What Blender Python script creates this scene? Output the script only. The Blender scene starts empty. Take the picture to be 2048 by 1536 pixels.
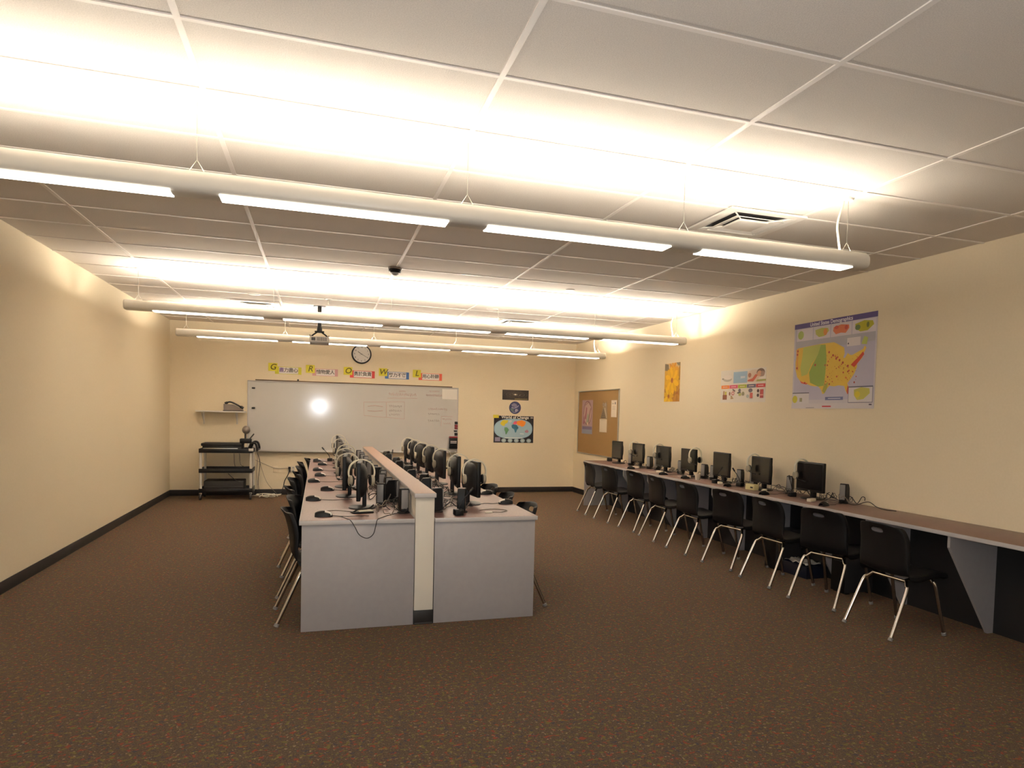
import bpy, bmesh, math, random
from mathutils import Vector, Matrix
random.seed(7)
S = bpy.context.scene
C = S.collection
PI = math.pi
def R(a): return math.radians(a)

# ------------------------------------------------------------------ materials
_M = {}
def lin(c):
    return tuple((x/12.92 if x <= .04045 else ((x+.055)/1.055)**2.4) for x in c)
def mat(name, col, rough=.6, metal=0., emit=0., emcol=None, spec=.5, coat=0.):
    """col is given as an sRGB colour of the surface itself"""
    if name in _M: return _M[name]
    m = bpy.data.materials.new(name); m.use_nodes = True
    b = m.node_tree.nodes['Principled BSDF']
    c = lin(col)
    b.inputs['Base Color'].default_value = (*c, 1)
    b.inputs['Roughness'].default_value = rough
    b.inputs['Metallic'].default_value = metal
    b.inputs['Specular IOR Level'].default_value = spec
    if coat: b.inputs['Coat Weight'].default_value = coat
    if emit:
        b.inputs['Emission Color'].default_value = (*(emcol or c), 1)
        b.inputs['Emission Strength'].default_value = emit
    _M[name] = m
    return m
def noisy(name, c1, c2, scale, rough=.6, bump=0., detail=3., stretch=(1, 1, 1), lo=.35, hi=.65, spec=.5, sheen=0.):
    m = mat(name, c1, rough, spec=spec)
    nt = m.node_tree; N = nt.nodes; L = nt.links
    b = N['Principled BSDF']
    tc = N.new('ShaderNodeTexCoord'); mp = N.new('ShaderNodeMapping')
    mp.inputs['Scale'].default_value = stretch
    n = N.new('ShaderNodeTexNoise'); n.inputs['Scale'].default_value = scale; n.inputs['Detail'].default_value = detail
    r = N.new('ShaderNodeValToRGB')
    r.color_ramp.elements[0].position = lo; r.color_ramp.elements[1].position = hi
    r.color_ramp.elements[0].color = (*lin(c1), 1); r.color_ramp.elements[1].color = (*lin(c2), 1)
    L.new(tc.outputs['Object'], mp.inputs['Vector']); L.new(mp.outputs['Vector'], n.inputs['Vector'])
    L.new(n.outputs['Fac'], r.inputs['Fac']); L.new(r.outputs['Color'], b.inputs['Base Color'])
    if bump:
        bp = N.new('ShaderNodeBump'); bp.inputs['Strength'].default_value = bump; bp.inputs['Distance'].default_value = .004
        L.new(n.outputs['Fac'], bp.inputs['Height']); L.new(bp.outputs['Normal'], b.inputs['Normal'])
    if sheen:
        b.inputs['Sheen Weight'].default_value = sheen
        b.inputs['Sheen Roughness'].default_value = .5
    return m
def ink(col, rough=.55):
    return mat('print_%02x%02x%02x' % tuple(int(round(255*x)) for x in col), col, rough, spec=.3)

WALL = noisy('cream_wall_paint', (.91, .855, .74), (.92, .865, .755), 60, .7, .05, spec=.25)
TILE = noisy('ceiling_tile', (.85, .82, .785), (.90, .87, .835), 210, .9, .35, 2, spec=.1)
GRID = mat('ceiling_grid_white', (.93, .90, .87), .5)
BLACK = mat('black_plastic', (.05, .046, .05), .45, spec=.35)
BLACKM = mat('black_matte', (.06, .055, .055), .65)
RUB = mat('black_rubber_base', (.12, .11, .11), .5)
SHELL = noisy('black_polypropylene', (.05, .047, .053), (.065, .06, .068), 400, .55, .05, spec=.28)
CHROME = mat('chrome', (.80, .77, .74), .2, 1.)
ALU = mat('brushed_aluminium', (.74, .73, .70), .35, 1.)
EDGE = mat('pale_grey_edge_band', (.73, .715, .71), .4)
PANEL = noisy('grey_laminate_panel', (.615, .60, .605), (.625, .61, .615), 25, .5)
DESK = noisy('pink_brown_laminate', (.45, .34, .315), (.49, .375, .345), 90, .36, 0, 4, (1, .25, 1))
CAP = noisy('tan_laminate_cap', (.60, .49, .43), (.63, .52, .455), 70, .4)
LTGREY = mat('light_grey_plastic', (.72, .71, .69), .4)
MIDGREY = mat('speaker_grille_grey', (.50, .49, .48), .5)
DKGREY = mat('dark_grey_plastic', (.20, .19, .19), .45)
SCREEN = mat('dark_screen', (.07, .065, .07), .22)
CREAMPL = mat('cream_plastic', (.86, .82, .74), .45)
WHITE = mat('white_plastic', (.90, .88, .85), .4)
WHPAPER = mat('white_paper', (.90, .88, .85), .8, spec=.2)
CORD = mat('black_cord', (.10, .085, .08), .55)
GCORD = mat('grey_cord', (.50, .45, .40), .55)
WCORD = mat('white_cord', (.88, .86, .80), .5)
FIXT = mat('pale_fixture_enamel', (.83, .81, .77), .38)
CORK = noisy('tan_cork_fabric', (.56, .44, .27), (.60, .475, .30), 260, .85, .1, spec=.15)
WBOARD = mat('whiteboard_enamel', (.78, .77, .755), .115, spec=.6)
BLUE = mat('dark_blue_plastic', (.07, .09, .16), .45)

PARTW = mat('off_white_partition_paint', (.84, .815, .765), .6, spec=.3)
def carpet():
    m = mat('brown_fleck_carpet', (.30, .235, .185), .95, spec=.15)
    nt = m.node_tree; N = nt.nodes; L = nt.links; b = N['Principled BSDF']
    tc = N.new('ShaderNodeTexCoord')
    base = N.new('ShaderNodeTexNoise'); base.inputs['Scale'].default_value = 160; base.inputs['Detail'].default_value = 3
    r0 = N.new('ShaderNodeValToRGB'); r0.color_ramp.elements[0].position = .35; r0.color_ramp.elements[1].position = .68
    r0.color_ramp.elements[0].color = (*lin((.225, .187, .152)), 1); r0.color_ramp.elements[1].color = (*lin((.335, .28, .225)), 1)
    L.new(tc.outputs['Object'], base.inputs['Vector']); L.new(base.outputs['Fac'], r0.inputs['Fac'])
    prev = r0.outputs['Color']
    for k, (sc, col, th) in enumerate([(34, (.50, .19, .13), .665), (38, (.37, .36, .16), .655), (42, (.17, .19, .25), .67), (60, (.52, .45, .35), .70)]):
        mp = N.new('ShaderNodeMapping'); mp.inputs['Location'].default_value = (k*7.3, k*3.1, 0)
        n = N.new('ShaderNodeTexNoise'); n.inputs['Scale'].default_value = sc; n.inputs['Detail'].default_value = 1.5
        rr = N.new('ShaderNodeValToRGB'); rr.color_ramp.elements[0].position = th-.07; rr.color_ramp.elements[1].position = th
        rr.color_ramp.elements[0].color = (0, 0, 0, 1); rr.color_ramp.elements[1].color = (.75, .75, .75, 1)
        mx = N.new('ShaderNodeMix'); mx.data_type = 'RGBA'
        mx.inputs[7].default_value = (*lin(col), 1)
        L.new(tc.outputs['Object'], mp.inputs['Vector']); L.new(mp.outputs['Vector'], n.inputs['Vector'])
        L.new(n.outputs['Fac'], rr.inputs['Fac']); L.new(rr.outputs['Color'], mx.inputs[0]); L.new(prev, mx.inputs[6])
        prev = mx.outputs[2]
    L.new(prev, b.inputs['Base Color'])
    bp = N.new('ShaderNodeBump'); bp.inputs['Strength'].default_value = .5; bp.inputs['Distance'].default_value = .004
    L.new(base.outputs['Fac'], bp.inputs['Height']); L.new(bp.outputs['Normal'], b.inputs['Normal'])
    b.inputs['Sheen Weight'].default_value = .25; b.inputs['Sheen Roughness'].default_value = .4
    b.inputs['Sheen Tint'].default_value = (*lin((.75, .60, .48)), 1)
    return m
CARPET = carpet()

# ------------------------------------------------------------------ mesh building
def catmull(pts, k=6):
    P = [Vector(p) for p in pts]
    if len(P) < 3: return P
    out = []
    for i in range(len(P)-1):
        p0 = P[i-1] if i else P[0]*2-P[1]
        p1, p2 = P[i], P[i+1]
        p3 = P[i+2] if i+2 < len(P) else P[-1]*2-P[-2]
        for j in range(k):
            t = j/k
            out.append(.5*((2*p1)+(p2-p0)*t+(2*p0-5*p1+4*p2-p3)*t*t+(3*p1-p0-3*p2+p3)*t**3))
    out.append(P[-1])
    return out
class MB:
    def __init__(s): s.bm = bmesh.new(); s.mats = []
    def mi(s, m):
        if m not in s.mats: s.mats.append(m)
        return s.mats.index(m)
    def _fin(s, faces, m):
        i = s.mi(m)
        for f in faces: f.material_index = i
    def box(s, lo, hi, m, bev=0., seg=2, M=None):
        lo, hi = Vector(lo), Vector(hi)
        g = bmesh.ops.create_cube(s.bm, size=1.)
        vs = g['verts']
        c = (lo+hi)/2; d = hi-lo
        for v in vs: v.co = Vector((v.co.x*d.x, v.co.y*d.y, v.co.z*d.z))+c
        fs = list({f for v in vs for f in v.link_faces})
        s._fin(fs, m)
        if bev:
            es = list({e for v in vs for e in v.link_edges})
            r = bmesh.ops.bevel(s.bm, geom=es, offset=min(bev, min(d)*.49), segments=seg, affect='EDGES', profile=.5)
            vs = list({v for f in r['faces'] for v in f.verts} | {v for v in vs if v.is_valid})
        if M is not None: bmesh.ops.transform(s.bm, matrix=M, verts=[v for v in vs if v.is_valid])
        return s
    def tube(s, pts, r, m, n=8, smooth=0, caps=True, M=None):
        P = catmull(pts, smooth) if smooth else [Vector(p) for p in pts]
        rad = r if isinstance(r, (list, tuple)) else [r]*len(P)
        if len(rad) != len(P): rad = [rad[min(len(rad)-1, int(i/(len(P)-1)*(len(rad)-1)+.5))] for i in range(len(P))]
        rings = []; prev = None
        for i, p in enumerate(P):
            t = (P[min(i+1, len(P)-1)]-P[max(i-1, 0)])
            if t.length < 1e-9: t = Vector((0, 0, 1))
            t.normalize()
            if prev is None:
                a = Vector((0, 0, 1)) if abs(t.z) < .9 else Vector((1, 0, 0))
                u = t.cross(a).normalized()
            else:
                u = prev-t*prev.dot(t)
                u = u.normalized() if u.length > 1e-6 else t.orthogonal().normalized()
            prev = u; w = t.cross(u)
            rings.append([s.bm.verts.new(p+(u*math.cos(2*PI*k/n)+w*math.sin(2*PI*k/n))*rad[i]) for k in range(n)])
        fs = []
        for a, b in zip(rings, rings[1:]):
            for k in range(n): fs.append(s.bm.faces.new((a[k], a[(k+1) % n], b[(k+1) % n], b[k])))
        if caps: fs += [s.bm.faces.new(rings[0][::-1]), s.bm.faces.new(rings[-1])]
        s._fin(fs, m)
        if M is not None: bmesh.ops.transform(s.bm, matrix=M, verts=[v for q in rings for v in q])
        return s
    def lathe(s, prof, m, n=24, M=None, sx=1., sy=1.):
        rings = []
        for (r, z) in prof:
            if r < 1e-6: rings.append([s.bm.verts.new((0, 0, z))])
            else: rings.append([s.bm.verts.new((r*sx*math.cos(2*PI*k/n), r*sy*math.sin(2*PI*k/n), z)) for k in range(n)])
        fs = []
        for a, b in zip(rings, rings[1:]):
            for k in range(n):
                if len(a) == 1 and len(b) == 1: continue
                if len(a) == 1: fs.append(s.bm.faces.new((a[0], b[(k+1) % n], b[k])))
                elif len(b) == 1: fs.append(s.bm.faces.new((a[k], a[(k+1) % n], b[0])))
                else: fs.append(s.bm.faces.new((a[k], a[(k+1) % n], b[(k+1) % n], b[k])))
        s._fin(fs, m)
        if M is not None: bmesh.ops.transform(s.bm, matrix=M, verts=[v for q in rings for v in q])
        return s
    def poly(s, pts, m):
        f = s.bm.faces.new([s.bm.verts.new(p) for p in pts]); s._fin([f], m); return s
    def prism(s, pts, ax, a, b, m):
        """polygon pts (2D) in the plane across axis ax, extruded from a to b"""
        def mk(p, t):
            q = list(p); q.insert(ax, t); return q
        A = [s.bm.verts.new(mk(p, a)) for p in pts]; B = [s.bm.verts.new(mk(p, b)) for p in pts]
        n = len(pts); fs = [s.bm.faces.new(A[::-1]), s.bm.faces.new(B)]
        for k in range(n): fs.append(s.bm.faces.new((A[k], A[(k+1) % n], B[(k+1) % n], B[k])))
        s._fin(fs, m); return s
    def grid(s, rows, m, M=None):
        V = [[s.bm.verts.new(p) for p in r] for r in rows]
        fs = []
        for a, b in zip(V, V[1:]):
            for k in range(len(a)-1): fs.append(s.bm.faces.new((a[k], a[k+1], b[k+1], b[k])))
        s._fin(fs, m); return s
    def mesh(s, name, smooth=35):
        bmesh.ops.recalc_face_normals(s.bm, faces=s.bm.faces[:])
        me = bpy.data.meshes.new(name); s.bm.to_mesh(me); s.bm.free()
        for m in s.mats: me.materials.append(m)
        if smooth:
            me.polygons.foreach_set('use_smooth', [True]*len(me.polygons))
            me.set_sharp_from_angle(angle=R(smooth))
        return me
    def build(s, name, parent=None, loc=(0, 0, 0), rot=(0, 0, 0), smooth=35):
        o = bpy.data.objects.new(name, s.mesh(name, smooth)); C.objects.link(o)
        o.location = loc; o.rotation_euler = rot
        if parent: o.parent = parent
        return o
def tag(o, label=None, cat=None, group=None, kind=None):
    if label: o['label'] = label
    if cat: o['category'] = cat
    if group: o['group'] = group
    if kind: o['kind'] = kind
    return o
def thing(name, label, cat, loc=(0, 0, 0), rotz=0., group=None):
    o = bpy.data.objects.new(name, None); C.objects.link(o)
    o.empty_display_size = .1
    o.location = loc; o.rotation_euler = (0, 0, rotz)
    return tag(o, label, cat, group)
def dup(root, loc, rotz, label, group=None):
    def cp(o, parent):
        c = o.copy(); C.objects.link(c)
        if parent: c.parent = parent
        for ch in [x for x in KIDS.get(o.name, [])]: cp(ch, c)
        return c
    r = cp(root, None)
    r.location = loc; r.rotation_euler = (0, 0, rotz)
    r['label'] = label
    if group: r['group'] = group
    return r
KIDS = {}
def note(root):
    """remember the part tree of a finished thing so that copies are quick"""
    KIDS[root.name] = list(root.children)
    for c in root.children: note(c)
class Series:
    """first placement moves the built thing itself, later ones copy it with its parts"""
    def __init__(s, root, group): s.root = root; s.first = True; s.group = group; note(root)
    def put(s, loc, rotz, label, group=None):
        g = group or s.group
        if s.first:
            s.first = False
            s.root.location = loc; s.root.rotation_euler = (0, 0, rotz); s.root['label'] = label; s.root['group'] = g
            return s.root
        return dup(s.root, loc, rotz, label, g)
def struct(o): o['kind'] = 'structure'; return o
def text(body, size, m, M, parent=None, name='lettering', align='CENTER', shear=0., ext=.0004, bold=0.):
    cu = bpy.data.curves.new(name, 'FONT'); cu.body = body; cu.size = size; cu.align_x = align; cu.align_y = 'CENTER'
    cu.shear = shear; cu.extrude = ext; cu.offset = bold
    t = bpy.data.objects.new('tmp', cu); C.objects.link(t)
    bpy.context.view_layer.update()
    me = bpy.data.meshes.new_from_object(t.evaluated_get(bpy.context.evaluated_depsgraph_get()))
    bpy.data.objects.remove(t); bpy.data.curves.remove(cu)
    me.transform(M); me.materials.clear(); me.materials.append(m); me.name = name
    o = bpy.data.objects.new(name, me); C.objects.link(o)
    if parent: o.parent = parent
    return o
def merge_text(mb, body, size, m, M, align='CENTER', shear=0., bold=0., ext=.0003):
    cu = bpy.data.curves.new('t', 'FONT'); cu.body = body; cu.size = size; cu.align_x = align; cu.align_y = 'CENTER'
    cu.shear = shear; cu.extrude = ext; cu.offset = bold; cu.resolution_u = 4
    t = bpy.data.objects.new('tmp', cu); C.objects.link(t)
    bpy.context.view_layer.update()
    me = bpy.data.meshes.new_from_object(t.evaluated_get(bpy.context.evaluated_depsgraph_get()))
    bpy.data.objects.remove(t); bpy.data.curves.remove(cu)
    me.transform(M)
    i = mb.mi(m); n0 = len(mb.bm.faces)
    mb.bm.from_mesh(me); mb.bm.faces.ensure_lookup_table()
    for f in mb.bm.faces[n0:]: f.material_index = i
    bpy.data.meshes.remove(me)

# ------------------------------------------------------------------ room dimensions (metres)
# X runs along the back wall, Y into the room, Z up; the photographer stands at X=0, Y=0
XL, XR, YB, YF, H = -2.30, 4.683, 12.796, -1.6, 2.852
DZ = .745                                   # desk height

struct(MB().box((XL-.1, YF-.1, -.12), (XR+.1, YB+.1, 0), CARPET).build('floor', smooth=0))
ceil = struct(MB().box((XL-.1, YF-.1, H), (XR+.1, YB+.1, H+.12), TILE).build('ceiling', smooth=0))
struct(MB().box((XL-.1, YB, 0), (XR+.1, YB+.12, H), WALL).build('wall_back', smooth=0))
struct(MB().box((XR, YF, 0), (XR+.12, YB, H), WALL).build('wall_right', smooth=0))
struct(MB().box((XL-.12, YF, 0), (XL, YB, H), WALL).build('wall_left', smooth=0))
struct(MB().box((XL-.1, YF-.12, 0), (XR+.1, YF, H), WALL).build('wall_front', smooth=0))
struct(MB().box((XL, YB-.008, 0), (XR, YB, .098), RUB, .003).build('baseboard_back'))
struct(MB().box((XR-.008, YF, 0), (XR, YB-.008, .098), RUB, .003).build('baseboard_right'))
struct(MB().box((XL, YF, 0), (XL+.008, YB-.008, .098), RUB, .003).build('baseboard_left'))
# suspended ceiling grid of pale tees
g = MB()
TS = .588; GX = -.49; GY = 5.782
k = -12
for k in range(-13, 13):
    y = GY+TS*k
    if YF < y < YB: g.box((XL, y-.011, H-.005), (XR, y+.011, H), GRID)
for k in range(-2, 5):
    x = GX+2*TS*k
    if XL < x < XR: g.box((x-.012, YF, H-.0055), (x+.012, YB, H), GRID)
go = g.build('ceiling_grid', ceil, smooth=0)

# ------------------------------------------------------------------ pendant lights
LAMP = mat('lamp_diffuser', (1, .97, .92), .4, emit=3.2, emcol=(1., .93, .82))
UP = mat('lamp_tube_upward', (1, .97, .92), .4, emit=160.0, emcol=(1., .90, .765))
UPD = mat('lamp_tube_dimmed', (1, .97, .92), .4, emit=58.0, emcol=(1., .90, .765))
def light_row(name, Y, nmod, xr, label, UP=UP):
    """suspended tube of nmod modules, each with a bright lens below and an open top with lamps"""
    root = thing(name, label, 'ceiling light', (xr, Y, 0), 0, 'rows of suspended tube lights')
    x1 = 0.; zb = 2.425; zt = 2.535; zc = (zb+zt)/2
    mod = 1.2275
    L = nmod*mod+.115+.06
    hw = .073
    prof = []
    for k in range(25):                       # open-topped elliptical shell
        a = R(56) - R(292)*k/24
        pw = 2/3.6 if math.sin(a) < 0 else 1.
        prof.append((hw*math.copysign(abs(math.cos(a))**pw, math.cos(a)), zc+(zt-zc)*math.copysign(abs(math.sin(a))**pw, math.sin(a))))
    b = MB()
    xs = [x1, x1-.012, -L+.012, -L]
    sc = [.90, 1., 1., .90]
    rows = [[(x, p[0]*s, zc+(p[1]-zc)*s) for p in prof] for x, s in zip(xs, sc)]
    b.grid(rows, FIXT)
    for rr in (rows[0], rows[-1]): b.poly(rr, FIXT)
    # inner trough that carries the lamps
    b.box((-L+.01, -.034, zc+.012), (-.01, .034, zc+.020), FIXT)
    sh = b.build('housing', root)
    md = sh.modifiers.new('t', 'SOLIDIFY'); md.thickness = .003; md.offset = -1
    for k in range(nmod):
        xa = -(.115+k*mod); xb = xa-1.03
        MB().box((xb, -.056, zb-.0012), (xa, .056, zb+.006), LAMP, .001).build('diffuser', root)
        MB().tube([(xb-.05, 0, zc+.034), (xa+.03, 0, zc+.034)], .013, UP, 10).build('lamp_tube', root)
    hx = [-.12]+[-(.115+k*mod-.1) for k in range(1, nmod)]+[-L+.12]
    for x in hx:
        w = MB().tube([(x, 0, H), (x, 0, zt+.05)], .0022, ALU, 6)
        w.tube([(x-.035, 0, zt-.006), (x, 0, zt+.05), (x+.035, 0, zt-.006)], .0022, ALU, 6)
        w.lathe([(0, H-.012), (.03, H-.012), (.034, H), (0, H)], WHITE, 16, Matrix.Translation((x, 0, 0)))
        w.build('hanger_wire', root)
    w = MB().tube([(-.14, .01, H), (-.155, .01, H-.05), (-.185, .012, H-.16), (-.175, .012, H-.24), (-.16, .01, zt-.01)], .0065, WCORD, 8, 6)
    w.lathe([(0, H-.018), (.05, H-.018), (.055, H), (0, H)], WHITE, 20, Matrix.Translation((-.14, .01, 0)))
    w.build('power_cord', root)
    return root
light_row('pendant_light', 3.56, 4, 3.165, 'nearest row of pale suspended tube lights, largest, across the top of the photo', UPD)
light_row('pendant_light', 8.12, 5, 4.45, 'middle row of suspended tube lights, its end hanging before the long right wall')
light_row('pendant_light', 10.80, 5, 4.45, 'farthest row of suspended tube lights, crossing just above the wall clock')

# ------------------------------------------------------------------ ceiling fittings
def diffuser(loc, label):
    t = thing('air_vent', label, 'air vent', loc, 0, 'square ceiling air vents')
    a = .29
    b = MB()
    def frame(o, i, z0, z1, m):
        for (sx, sy) in ((1, 0), (-1, 0), (0, 1), (0, -1)):
            if sx: p = [(sx*o, -o, z0), (sx*o, o, z0), (sx*i, i, z1), (sx*i, -i, z1)]
            else: p = [(-o, sy*o, z0), (o, sy*o, z0), (i, sy*i, z1), (-i, sy*i, z1)]
            b.poly(p, m)
    frame(a, a-.05, -.012, -.014, WHITE); frame(a, a, -.012, 0, WHITE)
    frame(a-.05, a-.085, -.014, -.004, WHITE)
    b.build('outer_frame', t, smooth=0)
    b = MB()
    frame(.185, .115, -.022, -.003, WHITE); frame(.187, .187, -.024, -.020, WHITE)
    b.build('louvre', t, smooth=0)
    b = MB(); b.box((-.115, -.115, -.026), (.115, .115, -.010), WHITE, .02, 3)
    b.build('centre_plate', t)
    b = MB()
    b.box((-.24, -.24, -.0025), (.24, .24, -.001), DKGREY)
    b.build('dark_opening', t)
    for s in (1, -1):
        for q in (1, -1):
            MB().tube([(s*.24, q*.24, -.006), (s*.09, q*.09, -.014)], .006, WHITE, 6).build('brace', t)
    return t
diffuser((2.77, 4.25, H-.006), 'large square ceiling vent above the nearest light row, top right')
diffuser((2.77, 10.16, H-.006), 'far square ceiling vent beyond the middle light row, right of the projector')
diffuser((-.80, 10.16, H-.006), 'far square ceiling vent at the left, left of the projector pole')
def disc(loc, r, label, name='ceiling_cap', cat='ceiling cap'):
    o = MB().lathe([(0, -.012), (r*.8, -.012), (r, -.004), (r, 0), (0, 0)], WHITE, 28).build(name, None, loc)
    return tag(o, label, cat, 'flush round ceiling caps')
disc((-.763, 9.30, H), .075, 'flush round ceiling cap just above the left far vent')
disc((2.139, 9.10, H), .075, 'flush round ceiling cap left of the right far vent')
disc((2.569, 7.27, H), .05, 'flush round ceiling cap nearer the camera, between the near and middle light rows')
t = thing('dome_camera', 'small dark dome device hanging under the bare ceiling between light rows', 'ceiling sensor', (.669, 6.93, H))
MB().lathe([(0, -.018), (.062, -.018), (.066, 0), (0, 0)], mat('bronze_grey', (.42, .36, .31), .5), 28).build('mounting_plate', t)
MB().lathe([(.0, -.055), (.05, -.052), (.06, -.036), (.055, -.018), (0, -.018)], BLACK, 28).build('body', t)
MB().lathe([(0, -.078), (.02, -.074), (.033, -.064), (.036, -.052), (0, -.052)], LTGREY, 20).build('lens', t)
t = thing('sprinkler_head', 'small pendant sprinkler on the ceiling beside the projector pole', 'sprinkler', (.091, 9.28, H))
MB().lathe([(0, -.01), (.045, -.008), (.05, 0), (0, 0)], LTGREY, 20).build('escutcheon', t)
MB().lathe([(0, -.075), (.010, -.07), (.014, -.03), (.012, -.008), (0, -.008)], ALU, 12).build('nozzle', t)
# projector
t = thing('projector', 'pale ceiling projector hanging on a black pole in front of the clock wall', 'projector', (-.012, 9.97, 0))
MB().lathe([(0, H-.012), (.075, H-.012), (.08, H), (0, H)], BLACK, 24).build('ceiling_plate', t)
MB().tube([(0, 0, H-.01), (0, 0, 2.56)], .026, BLACK, 16).build('pole', t)
b = MB(); b.box((-.06, -.07, 2.50), (.06, .07, 2.515), BLACK, .004); b.tube([(0, 0, 2.57), (0, 0, 2.51)], .035, BLACK, 14)
for sx in (-1, 1):
    b.tube([(sx*.03, 0, 2.50), (sx*.075, -.03, 2.47), (sx*.105, -.06, 2.44)], .008, BLACK, 8)
    b.tube([(sx*.03, 0, 2.50), (sx*.08, .05, 2.47), (sx*.105, .09, 2.44)], .008, BLACK, 8)
    b.tube([(sx*.118, -.13, 2.45), (sx*.118, .12, 2.45)], .005, BLACK, 6)
b.build('mount_bracket', t)
MB().box((-.122, -.14, 2.345), (.122, .14, 2.437), mat('projector_shell', (.72, .70, .66), .4), .012, 3).build('body', t)
b = MB()
for k in range(9): b.box((-.03+k*.014, -.1412, 2.378), (-.023+k*.014, -.139, 2.425), DKGREY)
b.box((-.115, -.1415, 2.348), (.115, -.139, 2.366), MIDGREY); b.box((-.10, -.1412, 2.38), (-.05, -.139, 2.42), DKGREY)
b.build('vent_grille', t)
MB().lathe([(0, 0), (.032, 0), (.036, .02), (.028, .022), (.02, .012), (0, .012)], BLACK, 20, Matrix.Translation((.05, .14, 2.40)) @ Matrix.Rotation(-PI/2, 4, 'X')).build('lens', t)

# ------------------------------------------------------------------ flat wall prints
def wallM(side, u0, v0):
    """matrix that puts (u right, v up, w out of the wall) on a wall"""
    if side == 'back':
        return Matrix(((1, 0, 0, u0), (0, 0, -1, YB), (0, 1, 0, v0), (0, 0, 0, 1)))
    return Matrix(((0, 0, -1, XR), (-1, 0, 0, u0), (0, 1, 0, v0), (0, 0, 0, 1)))
class Print:
    """paper sheet of its own thickness with printed coloured shapes in one mesh"""
    def __init__(s, side, u0, v0, w, h, base, quad=None, off=.0):
        s.M = wallM(side, u0, v0) @ Matrix.Translation((0, 0, off)); s.clip = False; s.b = MB(); s.w = w; s.h = h; s.z = .0016
        q = quad or [(0, 0), (w, 0), (w, h), (0, h)]
        s.b.prism(q, 2, 0.0, .0014, ink(base))
    def lay(s): s.z += .00003; return s.z
    def poly(s, pts, col, sc=True):
        z = s.lay(); k = (s.w, s.h) if sc else (1, 1)
        if s.clip:
            for ax, sg, lim in ((0, 1, 0), (0, -1, -1), (1, 1, 0), (1, -1, -1)):
                o = []
                for i in range(len(pts)):
                    a, b = pts[i-1], pts[i]; da, db = sg*a[ax]-lim, sg*b[ax]-lim
                    if (da >= 0) != (db >= 0):
                        q = da/(da-db); o.append((a[0]+(b[0]-a[0])*q, a[1]+(b[1]-a[1])*q))
                    if db >= 0: o.append(b)
                pts = o
                if len(pts) < 3: return s
        s.b.poly([(p[0]*k[0], p[1]*k[1], z) for p in pts], ink(col)); return s
    def rect(s, a, b, c, d, col): return s.poly([(a, b), (c, b), (c, d), (a, d)], col)
    def ell(s, cx, cy, rx, ry, col, n=24, p=2., a0=0.):
        pts = []
        for k in range(n):
            t = 2*PI*k/n; c, q = math.cos(t), math.sin(t)
            x = rx*math.copysign(abs(c)**(2/p), c); y = ry*math.copysign(abs(q)**(2/p), q)
            x, y = x*math.cos(a0)-y*math.sin(a0), x*math.sin(a0)+y*math.cos(a0)
            pts.append((cx+x, cy+y))
        return s.poly(pts, col)
    def line(s, pts, wd, col):
        z = s.lay(); m = ink(col)
        P = [Vector((p[0]*s.w, p[1]*s.h)) for p in pts]
        for a, b in zip(P, P[1:]):
            d = (b-a)
            if d.length < 1e-6: continue
            n = Vector((-d.y, d.x)).normalized()*wd/2
            s.b.poly([(*(a-n), z), (*(b-n), z), (*(b+n), z), (*(a+n), z)], m)
        return s
    def text(s, body, cx, cy, size, col, **kw):
        z = s.lay()
        merge_text(s.b, body, size, ink(col), Matrix.Translation((cx*s.w, cy*s.h, z)), ext=.00001, **kw); return s
    def done(s, name, label, cat, group=None):
        me_b = s.b; bmesh.ops.transform(me_b.bm, matrix=s.M, verts=me_b.bm.verts[:])
        bmesh.ops.recalc_face_normals(me_b.bm, faces=me_b.bm.faces[:])
        # put the origin at the sheet's corner
        org = s.M.translation.copy()
        for v in me_b.bm.verts: v.co -= org
        o = me_b.build(name, None, org, smooth=0)
        return tag(o, label, cat, group)
# GROWL signs
signs = [('G', -.72, 2.052, .42, (.80, .78, .22), '盡力盡心', 'yellow-ended', -1.5),
         ('R', -.125, 2.046, .42, (.86, .66, .66), '惜物愛人', 'pink-ended', -1.),
         ('O', .495, 2.040, .42, (.83, .30, .29), '勇於負責', 'red-ended', -1.),
         ('W', 1.09, 2.045, .42, (.30, .45, .68), '努力不懈', 'blue-ended', -1.),
         ('L', 1.68, 2.045, .42, (.90, .42, .32), '用心聆聽', 'orange-ended', -1.)]
for ch, x, z, w, col, cn, desc, tilt in signs:
    p = Print('back', x, z, w, .125, (.93, .90, .88))
    p.rect(0, 0, 1, .06, col); p.rect(0, .94, 1, 1, col)
    p.rect(0, 0, .15, 1, col); p.rect(.88, 0, 1, 1, col)
    p.rect(.155, .12, .875, .9, (.94, .91, .89))
    cols = [(.42, .26, .55)]+[(.22, .20, .20)]*3 if ch == 'G' else [(.22, .20, .20)]*4
    for i, c in enumerate(cn): p.text(c, .245+i*.178, .53, .078, cols[i], bold=.0012)
    p.done('word_sign', f'white {desc} banner with four dark Chinese characters next to letter {ch}', 'sign', 'Chinese character banners above the whiteboard')
    q = Print('back', x-.105, z+.045, .145, .135, (.86, .82, .25), off=.003)
    q.text(ch, .5, .5, .135, (.36, .33, .08), shear=.22, bold=.002)
    q.done('letter_card', f'yellow paper card with slanted dark capital letter {ch} above the whiteboard', 'sign', 'yellow letter cards above the whiteboard')
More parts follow.
